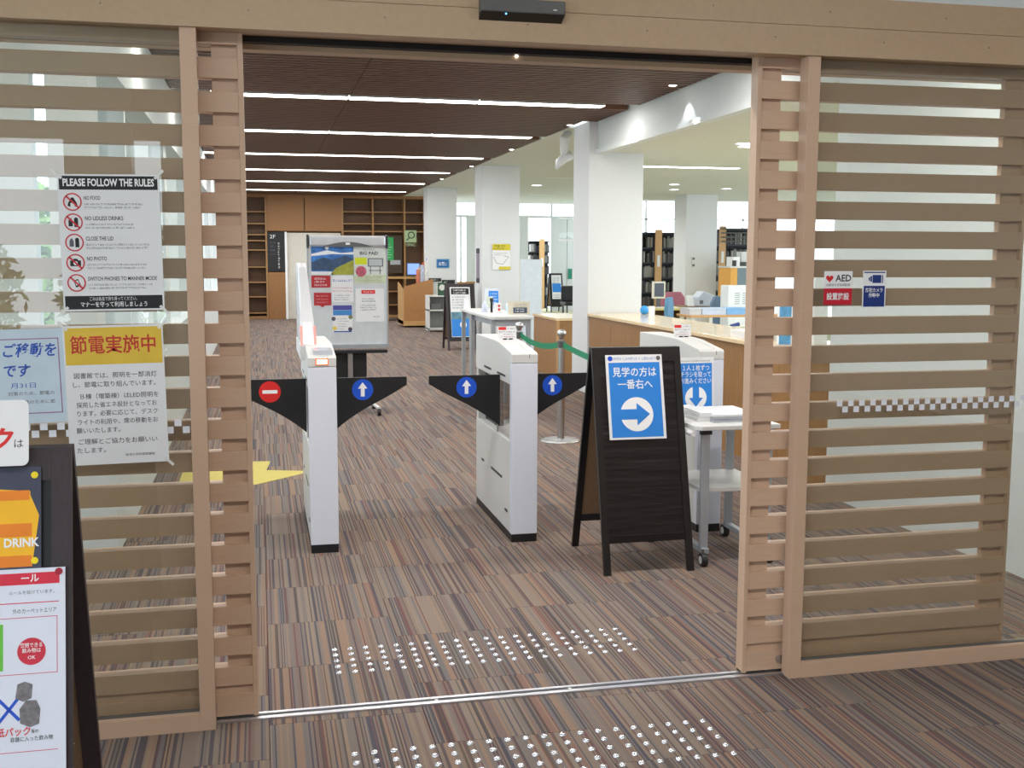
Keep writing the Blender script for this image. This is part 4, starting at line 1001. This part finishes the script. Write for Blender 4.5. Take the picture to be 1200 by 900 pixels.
bx('mullion', GREYL, fw, x536+.10, x536+.15, .02, .08, at(540, 331, FY).z, zb)
fw.location.y = FY
sg = fars('exit_sign', 'small green and white sign at the far wall beside the column', 665.5, 315, 670.5, 327, M('sign_dkgreen', (40, 130, 110), .5), FY-.03)[0]
dn = thing('reading_chair', 'black chair back beyond the wooden cabinet', 'chair', (at(667, 350, 24).x, 24, 0))
zc = at(667, 335, 24).z
bx('backrest', BLK, dn, -.18, .25, 0, .06, .5, zc, .02); bx('seat', BLK, dn, -.2, .25, -.4, .05, .42, .5, .02)
for x in (-.16, .2):
    for y in (-.36, 0): bx('leg', GREYD, dn, x, x+.03, y, y+.03, 0, .42)

# ------------------------------------------------------------------ office beyond the counter
def books(x0, x1, y, z, h, seed, par, dark=True):
    rd = random.Random(seed); mb = MB(); x = x0
    while x < x1-.02:
        w = rd.uniform(.018, .05); hh = h*rd.uniform(.72, .97)
        if rd.random() > .06: mb.box(x, min(x+w-.002, x1), y+rd.uniform(0, .03), y+.22, z, z+hh, rd.randrange(5))
        x += w
    pal = [(40, 40, 48), (90, 86, 82), (150, 146, 138), (70, 62, 60), (108, 112, 104)]
    o = mb.build('books', [M('book%d' % i, c, .6) for i, c in enumerate(pal)], par); tag(o, kind='stuff')
def bookcase(label, x0, x1, y, z1, shelves, ends, seed):
    t = thing('bookcase', label, 'bookcase', (x0, y, 0), group='dark bookcases in the library stacks'); w = x1-x0
    bx('back_panel', M('case_black', (38, 38, 44), .6), t, 0, w, .26, .28, 0, z1)
    for i in range(shelves+1): z = .08+(z1-.1)*i/shelves; bx('shelf', BLK, t, 0, w, 0, .26, z-.02, z+.01)
    for a in ends:
        bx('end_panel', WOODL, t, a-x0-.075, a-x0+.075, -.12, -.09, 0, z1+.05) ; bx('label_holder', GREYL, t, a-x0-.03, a-x0+.03, -.13, -.12, z1-.75, z1-.5)
    for i in range(shelves):
        z = .09+(z1-.1)*i/shelves; books(.02, w-.02, .02, z, (z1-.1)/shelves*.8, seed*10+i, t)
    return t
SY = 23.0
bookcase('tall dark bookcase with light wooden end panels behind the desk monitor', at(748, 300, SY).x, at(801, 300, SY).x, SY, at(775, 272, SY).z, 6, (at(769.5, 300, SY).x, at(798.5, 300, SY).x), 3)
bookcase('tall dark bookcase behind the white copier', at(843, 300, SY).x, at(905, 300, SY).x, SY, at(860, 268, SY).z, 6, (at(844, 300, SY).x,), 5)
xb0, xb1 = at(622, 300, 31).x, at(647, 300, 31).x
bookcase('pale bookcase seen through the opening beside the first column', xb0, xb1, 31.2, at(640, 282, 31).z, 6, (at(636, 300, 31).x,), 7)
# ceiling frames above stacks and bright windows beyond
ow = thing('window_3', 'bright overexposed windows above the office bookcases', 'window', (0, 27.5, 0), kind='structure')
for i in range(9): bx('mullion', WHITE, ow, 8.0+i*.9, 8.05+i*.9, 0, .06, 1.9, 3.2)
for z in (1.9, 2.45, 3.1): bx('transom', WHITE, ow, 7.5, 16, 0, .06, z, z+.04)
bx('pane', GLASSC, ow, 7.5, 16, .02, .03, 1.9, 3.2)
tag(MB().box(9.15, 16, 27.5, 27.6, 0, 1.9).build('wall_rear', WALLW), 'white wall below the bright office windows', 'wall', kind='structure')
rk = thing('ceiling_rack', 'dark rods across the top of the right bookcase', 'rack', (0, SY-.2, 0))
for py in (268, 273, 278, 283): 
    a, b_ = at(845, py, SY-.2), at(885, py, SY-.2)
    MB().tube([(a.x, 0, a.z), (b_.x+.5, 0, a.z)], .018, 6).build('rod', GREYD, rk)
# office downlights
for i, (px, py) in enumerate(((822, 142), (743, 164), (872, 168), (790, 216), (790, 222), (851, 221), (795, 150))):
    if i == 6: continue
    p = on(px, py, OC)
    t = thing('downlight', 'round office downlight, %s' % ['nearest the doorway above the counter', 'close beside the first column', 'half hidden by the right door leaf', 'far one behind the strip light', 'farthest small one left of the office column', 'far one above the office column'][i], 'downlight', (p.x, p.y, OC), group='round downlights over the office')
    MB().lathe([(0, -.004), (.075, -.004)], n=20).build('lens', LAMPO, t); MB().lathe([(.075, -.004), (.095, -.008), (.1, 0)], n=20).build('rim', WHITE, t)
p = on(629, 217, CZ)
t = thing('downlight', 'round downlight between the first and second white columns', 'downlight', (p.x, p.y, CZ), group='round downlights beyond the first column')
MB().lathe([(0, -.004), (.10, -.004)], n=20).build('lens', LAMPO, t); MB().lathe([(.10, -.004), (.12, -.008), (.125, 0)], n=20).build('rim', WHITE, t)
t = thing('office_strip_light', 'long white strip light in the office ceiling', 'ceiling light', (5.3, 13.28, OC))
bx('diffuser', LAMPO, t, -.62, .66, -.06, .06, -.006, .0); bx('housing', WHITE, t, -.64, .68, -.075, .075, -.003, .0)
def area(name, loc, sx, sy, e, par=None, c=(1, 1, 1), rot=(0, 0, 0)):
    ld = bpy.data.lights.new(name, 'AREA'); ld.shape = 'RECTANGLE'; ld.size = sx; ld.size_y = sy; ld.energy = e; ld.color = c
    lo = bpy.data.objects.new(name, ld); col.objects.link(lo); lo.location = loc; lo.rotation_euler = rot
    if par: lo.parent = par
    return lo
area('strip_lamp', (0, 0, -.008), 1.25, .12, 24, t, (.97, .99, 1))
# lamps added to brighten the office, out of view
OLP = [(5.3, 8.0), (5.3, 10.6), (8.0, 8.0), (8.0, 10.6), (8.0, 13.3), (5.3, 16.4), (9.5, 16.4)]
for i, (x, y) in enumerate(OLP):
    t = thing('added_ceiling_light', 'added office ceiling light at the '+['near left', 'middle left', 'near right', 'middle right', 'far right', 'far left behind the column', 'farthest right'][i]+', past the frame', 'ceiling light', (x, y, OC), group='unseen office ceiling lights')
    if i != 5 and i != 6 and not (x > 7 and y > 13): bx('diffuser', LAMPO, t, -.5, .5, -.1, .1, -.006, 0)
    else: MB().lathe([(0, -.004), (.05, -.004)], n=12).build('lens', LAMPO, t)
    area('fill_lamp', (0, 0, -.01), 1.0, .2, 30, t, (.98, 1, .97))
for i, (x, y) in enumerate(((5.5, 14.2), (5.5, 20.0), (6.5, 25.5))):  # unseen lamps added to brighten the space beyond the columns
    t = thing('added_ceiling_light', 'added ceiling light hidden '+['behind the first column', 'behind the second column', 'near the far window wall'][i], 'ceiling light', (x, y, CZ), group='added ceiling lights hidden beyond the columns')
    bx('housing', WHITE, t, -.3, .3, -.05, .05, -.003, 0)
    area('fill_lamp', (0, 0, -.01), 1.0, .2, 46, t, (1, 1, .97))

# desk furniture
def at_(px, py, Y): return at(px, py, Y)
dk = thing('office_desk', 'yellowish office desk with papers below the beige monitor', 'desk', (5.72, 15.75, 0))
bx('desktop', M('desk_top', (206, 190, 120), .4), dk, 0, .62, 0, .7, .70, .73); bx('side_panel', M('desk_side', (140, 104, 64), .5), dk, .05, .08, .02, .68, 0, .70); bx('side_panel', M('desk_side', (140, 104, 64), .5), dk, .55, .58, .02, .68, 0, .7); bx('modesty_panel', M('desk_side', (140, 104, 64), .5), dk, .08, .55, .6, .62, .2, .7)
a, b_ = at(765, 350, 16.15), at(780, 330, 16.15)
cm = thing('office_monitor', 'beige monitor with a dark screen on the office desk', 'monitor', ((a.x+b_.x)/2, 16.15, .73)); w2 = (b_.x-a.x)/2
bx('casing', M('beige_case', (222, 220, 206), .5), cm, -w2, w2, 0, .06, a.z-.73, b_.z-.73, .005); bx('screen', M('dark_screen', (74, 80, 92), .25), cm, -w2+.025, w2-.025, -.004, 0, a.z-.70, b_.z-.755)
MB().box(-.03, .03, .01, .05, 0, max(.04, a.z-.73)).build('stand', GREYD, cm); bx('stand_base', GREYD, cm, -.1, .1, -.05, .12, 0, .012)
tag(MB().box(a.x-.04, a.x+.3, 15.85, 16.0, .73, .742).build('keyboard', GREYL), 'pale papers in front of the beige monitor', 'paper')
def ochair(name, label, x, y, rz, mat, s=1):
    t = thing(name, label, 'chair', (x, y, 0), (0, 0, rz), group='office chairs behind the counter')
    bp = MB()
    for i in range(7):
        pass
    pr = [(-.2, .5), (-.22, .62), (-.21, .82), (-.14, .92), (.14, .92), (.21, .82), (.22, .62), (.2, .5)]
    MB().prism(pr, .18, .24, 'y').build('backrest', mat, t, .015)
    bx('seat', mat, t, -.23, .23, -.24, .2, .42, .49, .02)
    MB().tube([(0, .0, .1), (0, .0, .43)], .03, 10).build('post', GREYD, t)
    for k in range(5):
        a = 2*pi*k/5; MB().tube([(0, 0, .1), (.27*cos(a), .27*sin(a), .06)], .02, 6).build('foot', BLK, t); MB().tube([(.27*cos(a)-.01, .27*sin(a), .03), (.27*cos(a)+.01, .27*sin(a), .03)], .03, 8).build('caster', RUB, t)
    return t
BC = M('chair_blue', (90, 138, 172), .7); PC = M('chair_pink', (160, 96, 110), .7)
ochair('office_chair', 'light blue office chair turned sideways at the yellowish desk', at(801, 360, 15.0).x, 15.0, radians(58), BC)
ochair('office_chair', 'dull pink office chair behind the beige monitor', at(783, 350, 17.7).x, 17.7, radians(180), PC)
ochair('office_chair', 'blue grey office chair in front of the white copier', at(834, 352, 15.72).x, 15.72, radians(200), M('chair_bluegrey', (98, 122, 148), .7))
tbx = thing('work_table', 'light wooden table with grey legs holding blue boxes', 'table', (at(809, 370, 13.8).x, 13.8, 0))
bx('tabletop', WOODL, tbx, 0, 1.3, 0, .5, .70, .73)
for x in (.03, .28, 1.2): bx('leg', GREYL, tbx, x, x+.05, .03, .08, 0, .70)
for x in (.03, 1.2): bx('leg', GREYL, tbx, x, x+.05, .42, .47, 0, .70)
X0 = tbx.location.x
for i, (a, b_, c, lb) in enumerate(((.03, .2, (190, 192, 198), 'grey'), (.21, .55, (186, 200, 222), 'pale blue'), (.56, .86, (120, 172, 222), 'sky blue'), (.88, 1.2, (186, 200, 222), 'long pale blue'))):
    t = thing('storage_box', '%s flat box on the light wooden table' % lb, 'box', (X0+a, 13.9, .73), group='flat boxes on the light wooden table')
    bx('body', M('box%d' % i, c, .5), t, 0, b_-a, 0, .35, 0, .07); bx('lid', M('box%d' % i, c, .5), t, -.003, b_-a+.003, -.003, .353, .07, .085)
wcx = at(853, 360, 14.9).x; zt_ = at(865, 334.5, 14.9).z
cp = thing('copier', 'large white copier cabinet with vent slots', 'copier', (wcx, 14.9, 0))
bx('body', M('copier_white', (224, 228, 230), .4), cp, 0, .75, 0, .28, .02, zt_, .01); bx('base', GREYD, cp, .03, .72, .03, .25, 0, .02)
for a in (.10, .22): 
    for k in range(6): bx('vent_slot', M('vent_grey', (170, 176, 182), .6), cp, a, a+.08, -.002, .002, zt_-.12-.03*k, zt_-.105-.03*k)
p = at(826, 350, 16.3)
pr_ = thing('printer', 'grey white desk printer left of the white copier', 'printer', (p.x-.1, 16.3, .73)); 
MB().prism([(0, 0), (0, .18), (.12, .30), (.35, .22), (.42, 0)], 0, .4, 'y').build('body', M('printer_grey', (178, 186, 198), .4), pr_, .02)
bx('front_tray', GREYD, pr_, .02, .1, -.004, .0, .05, .12)
pr_.scale = (.72, .72, .8)
dk2 = thing('side_desk', 'desk carrying the grey printer', 'desk', (p.x-.42, 16.2, 0))
bx('desktop', M('desk_brown', (120, 96, 70), .5), dk2, 0, 1.0, 0, .6, .70, .73)
for x in (.02, .94): bx('leg', GREYD, dk2, x, x+.04, .02, .58, 0, .7)
r = sheet('desk_card', 'white card propped on the desk left of the printer', 'card', .13, .17, (at(809, 352, 16.35).x, 16.35, .73+.088), (radians(75), 0, radians(12)))
# right back: wood cabinet, box printers
a = at(856, 334, 18.2); b_ = at(900, 314, 18.2)
oc = thing('wooden_cupboard', 'orange wooden cupboard behind the white copier', 'cupboard', (a.x, 18.2, 0))
bx('body', M('cupboard_orange', (224, 164, 72), .5), oc, 0, (at(864, 320, 18.2).x-a.x), 0, .5, 0, b_.z); bx('glass_door', M('cupboard_glass', (92, 110, 116), .2), oc, (at(864, 320, 18.2).x-a.x), b_.x-a.x, 0, .5, 0, b_.z); bx('top', GREYL, oc, -.02, b_.x-a.x+.02, -.02, .52, b_.z, b_.z+.03)
zz = b_.z+.03
tag(MB().box(at(859.5, 305, 18.3).x, at(867, 305, 18.3).x, 18.3, 18.6, zz, at(860, 301, 18.4).z).build('carton_box', WHITE), 'white box on top of the orange cupboard', 'box')
tag(MB().box(at(857, 305, 18.3).x, at(860, 305, 18.3).x, 18.19, 18.26, zz, at(850, 305, 18.4).z).build('dark_speaker', BLK), 'small black box beside the white box on the cupboard', 'box')
tag(MB().box(at(871, 305, 18.4).x, at(880, 305, 18.4).x, 18.3, 18.6, zz, at(870, 307, 18.4).z).build('fax_machine', GREYD), 'dark machine on the orange cupboard', 'machine')
tag(MB().box(at(870, 295, 18.6).x, at(884, 295, 18.6).x, 18.62, 18.85, zz, at(876, 295, 18.6).z).build('white_case', GREYL), 'pale box at the back of the orange cupboard', 'box')
# books in holder at right of table and red box, seen beside the leaf
hb = thing('book_holder', 'row of pale files in a dark arched holder behind the counter', 'files', (at(862, 385, 9.8).x, 9.8, .62))
for k in range(7): bx('file', M('file%d' % (k % 3), [(206, 208, 190), (180, 186, 160), (214, 214, 206)][k % 3], .6), hb, .02+.035*k, .05+.035*k, 0, .25, 0, .22)
MB().tube([(-.06, .1, 0), (-.05, .1, .16), (.0, .1, .22), (.08, .1, .24)], .02, 8).build('holder_arch', NAVY, hb)
bx('green_file', M('file_green', (40, 140, 84), .5), hb, -.04, .015, 0, .2, 0, .08)
hs = thing('low_cupboard', 'low cupboard behind the counter carrying the files', 'cupboard', (hb.location.x-.1, 9.7, 0)); bx('body', GREYL, hs, 0, .55, 0, .5, 0, .62)
# bits seen in the gap of the right leaf
for px0, px1, py0, Yq, c, nm, lb_ in ((914, 937, 353, 7.25, (90, 160, 210), 'leaflet_rack', 'blue and white leaflets on the counter glimpsed between the slats'), (956, 972, 318, 6.75, (226, 228, 230), 'counter_notice', 'white notice with a red top edge on the counter behind the AED sticker')):
    a = at(px0, py0, Yq); b_ = at(px1, py0, Yq)
    t = thing(nm, lb_, 'notice', (a.x, Yq, .885))
    bx('board', WHITE, t, 0, b_.x-a.x, 0, .03, 0, a.z-.885)
    bx('printed_band', M('band_'+nm, (90, 160, 210) if c[0] == 90 else (196, 60, 60), .5, var=.2, scale=20), t, 0, (b_.x-a.x)*.6 if c[0] == 90 else b_.x-a.x, -.002, 0, .0 if c[0] == 90 else a.z-.885-.035, a.z-.885)
# curved white fixture on the column head
cf = thing('ceiling_speaker', 'curved white ceiling fixture beside the top of the first column', 'ceiling fixture', (at(662, 170, 12.6).x, 12.6, CZ))
MB().tube([(.04, 0, 0), (.0, 0, -.08), (-.01, 0, -.2), (-.01, 0, -.27)], [.05, .06, .05, .04], 12).build('arm', WHITE, cf, smooth=True)
MB().tube([(.08, 0, -.27), (.0, 0, -.30), (-.07, 0, -.36), (-.1, 0, -.43)], [.05, .055, .05, .02], 12).build('hood', WHITE, cf, smooth=True)

# ------------------------------------------------------------------ greenery outside the left windows
GL = [M('leaf_green_dark', (52, 84, 44), .7, var=.3), M('leaf_green_mid', (96, 134, 70), .7, var=.3), M('leaf_green_pale', (150, 182, 120), .7, var=.25)]
def bush(label, x, y, h, r, seed):
    rd = random.Random(seed); t = thing('shrub', label, 'shrub', (x, y, -.05), group='shrubs outside the left windows')
    MB().tube([(0, 0, 0), (.05, 0, h*.5), (0, .05, h*.8)], [.06, .045, .02], 8).build('trunk', WOODD, t)
    mb = MB()
    for _ in range(1500):
        u = rd.uniform(-1, 1); a = rd.uniform(0, 2*pi); q = sqrt(1-u*u); rr = rd.uniform(.6, 1)
        c = Vector((r*q*cos(a)*rr, r*q*sin(a)*rr, h*.55+u*h*.45*rr)); s = rd.uniform(.05, .11)
        d1 = Vector((rd.gauss(0, 1), rd.gauss(0, 1), rd.gauss(0, 1))).normalized(); d2 = d1.orthogonal().normalized()
        mb.add([c-d1*s, c-d2*s*.5, c+d1*s, c+d2*s*.5], [(0, 1, 2, 3)], rd.randrange(3))
    tag(mb.build('foliage', GL, t), kind='stuff')
for i, (x, y) in enumerate(((-3.0, 9.0), (-2.6, 12.2), (-2.9, 15.4), (-2.7, 18.6), (-3.0, 22), (-5.3, 4.4))):
    bush('leafy green shrub outside the left windows, %s from the entrance' % ['third', 'fourth', 'fifth', 'sixth', 'seventh', 'second'][i], x, y, 2.1+.3*(i % 2), 1.1, i)
tag(MB().box(-9, -1.06, 5.9, 30, -.1, -.03).build('ground_outside', M('lawn', (110, 132, 84), .95, var=.2)), 'grassy ground outside the left windows', 'ground', kind='structure')
tag(MB().box(-9, -3.4, -6, 5.9, -.1, -.03).build('ground_outside', M('lawn', (110, 132, 84), .95, var=.2)), 'grassy ground outside the lobby', 'ground', kind='structure')

# ------------------------------------------------------------------ lobby behind the camera (lights the door front, shows in the glass)
lb = thing('wall_back', 'lobby wall with tall windows behind the viewer', 'wall', kind='structure')
bx('wall_panel', WALLW, lb, -.9, 6.5, -4.4, -4.3, 0, 3.1)
bx('pier', WALLW, lb, -1.75, -1.15, -4.4, -4.1, 0, 3.1)
bx('low_wall', WALLW, lb, -4, -.9, -4.4, -4.3, 0, .5); bx('lintel', WALLW, lb, -4, -.9, -4.4, -4.3, 2.6, 3.1)
for x in (-4, -3.2, -2.5): bx('mullion', WALLW, lb, x, x+.06, -4.38, -4.32, .5, 2.6)
tag(MB().box(-4, 6.5, -4.4, 3.5, 3.1, 3.2).build('ceiling', WALLW), 'white lobby ceiling in front of the door', 'ceiling', kind='structure')
tag(MB().box(6.4, 6.5, -4.4, 3.5, 0, 3.1).build('wall_east', WALLW), 'white lobby wall to the right of the viewer', 'wall', kind='structure')
tag(MB().box(3.6, 6.5, 3.5, 3.6, 0, 3.1).build('wall_north', WALLW), 'white lobby wall beyond the right glass panel', 'wall', kind='structure')
lw2 = thing('wall_west', 'lobby window wall to the left of the viewer', 'wall', kind='structure')
bx('low_wall', WALLW, lw2, -4, -3.9, -4.4, 3.6, 0, .4); bx('lintel', WALLW, lw2, -4, -3.9, -4.4, 3.6, 2.6, 3.1)
for y in (-4.3, -2.9, -1.5, -.1, 1.3, 2.7, 3.5): bx('mullion', WALLW, lw2, -4, -3.92, y, y+.1, .4, 2.6)
tag(MB().box(3.9, 6.5, -5, 3.9, -.06, 0).build('floor', CARPET), 'striped carpet at the right side of the lobby', 'floor', kind='structure')
for i, (x, y) in enumerate(((-3.6, -6.6), (-1.3, -6.9))):
    bush('green shrub outside the lobby window behind the viewer, %s' % ['left one', 'right one'][i], x, y, 2.0, 1.0, 20+i)
for i, (x, y) in enumerate(((.2, .9), (2.6, .9))):  # unseen lamps added to light the door front
    t = thing('added_ceiling_light', '%s added ceiling light of the lobby, above the viewer' % ['left', 'right'][i], 'ceiling light', (x, y, 3.1))
    bx('diffuser', LAMPE, t, -.6, .6, -.15, .15, -.008, 0)
    area('fill_lamp', (0, 0, -.012), 1.2, .3, 34, t, (1, .97, .93))
tag(MB().box(-4, 6.5, 3.5, 3.62, 3.0, 3.2).build('wall_upper', WALLW), 'wall strip closing the lobby above the door', 'wall', kind='structure')
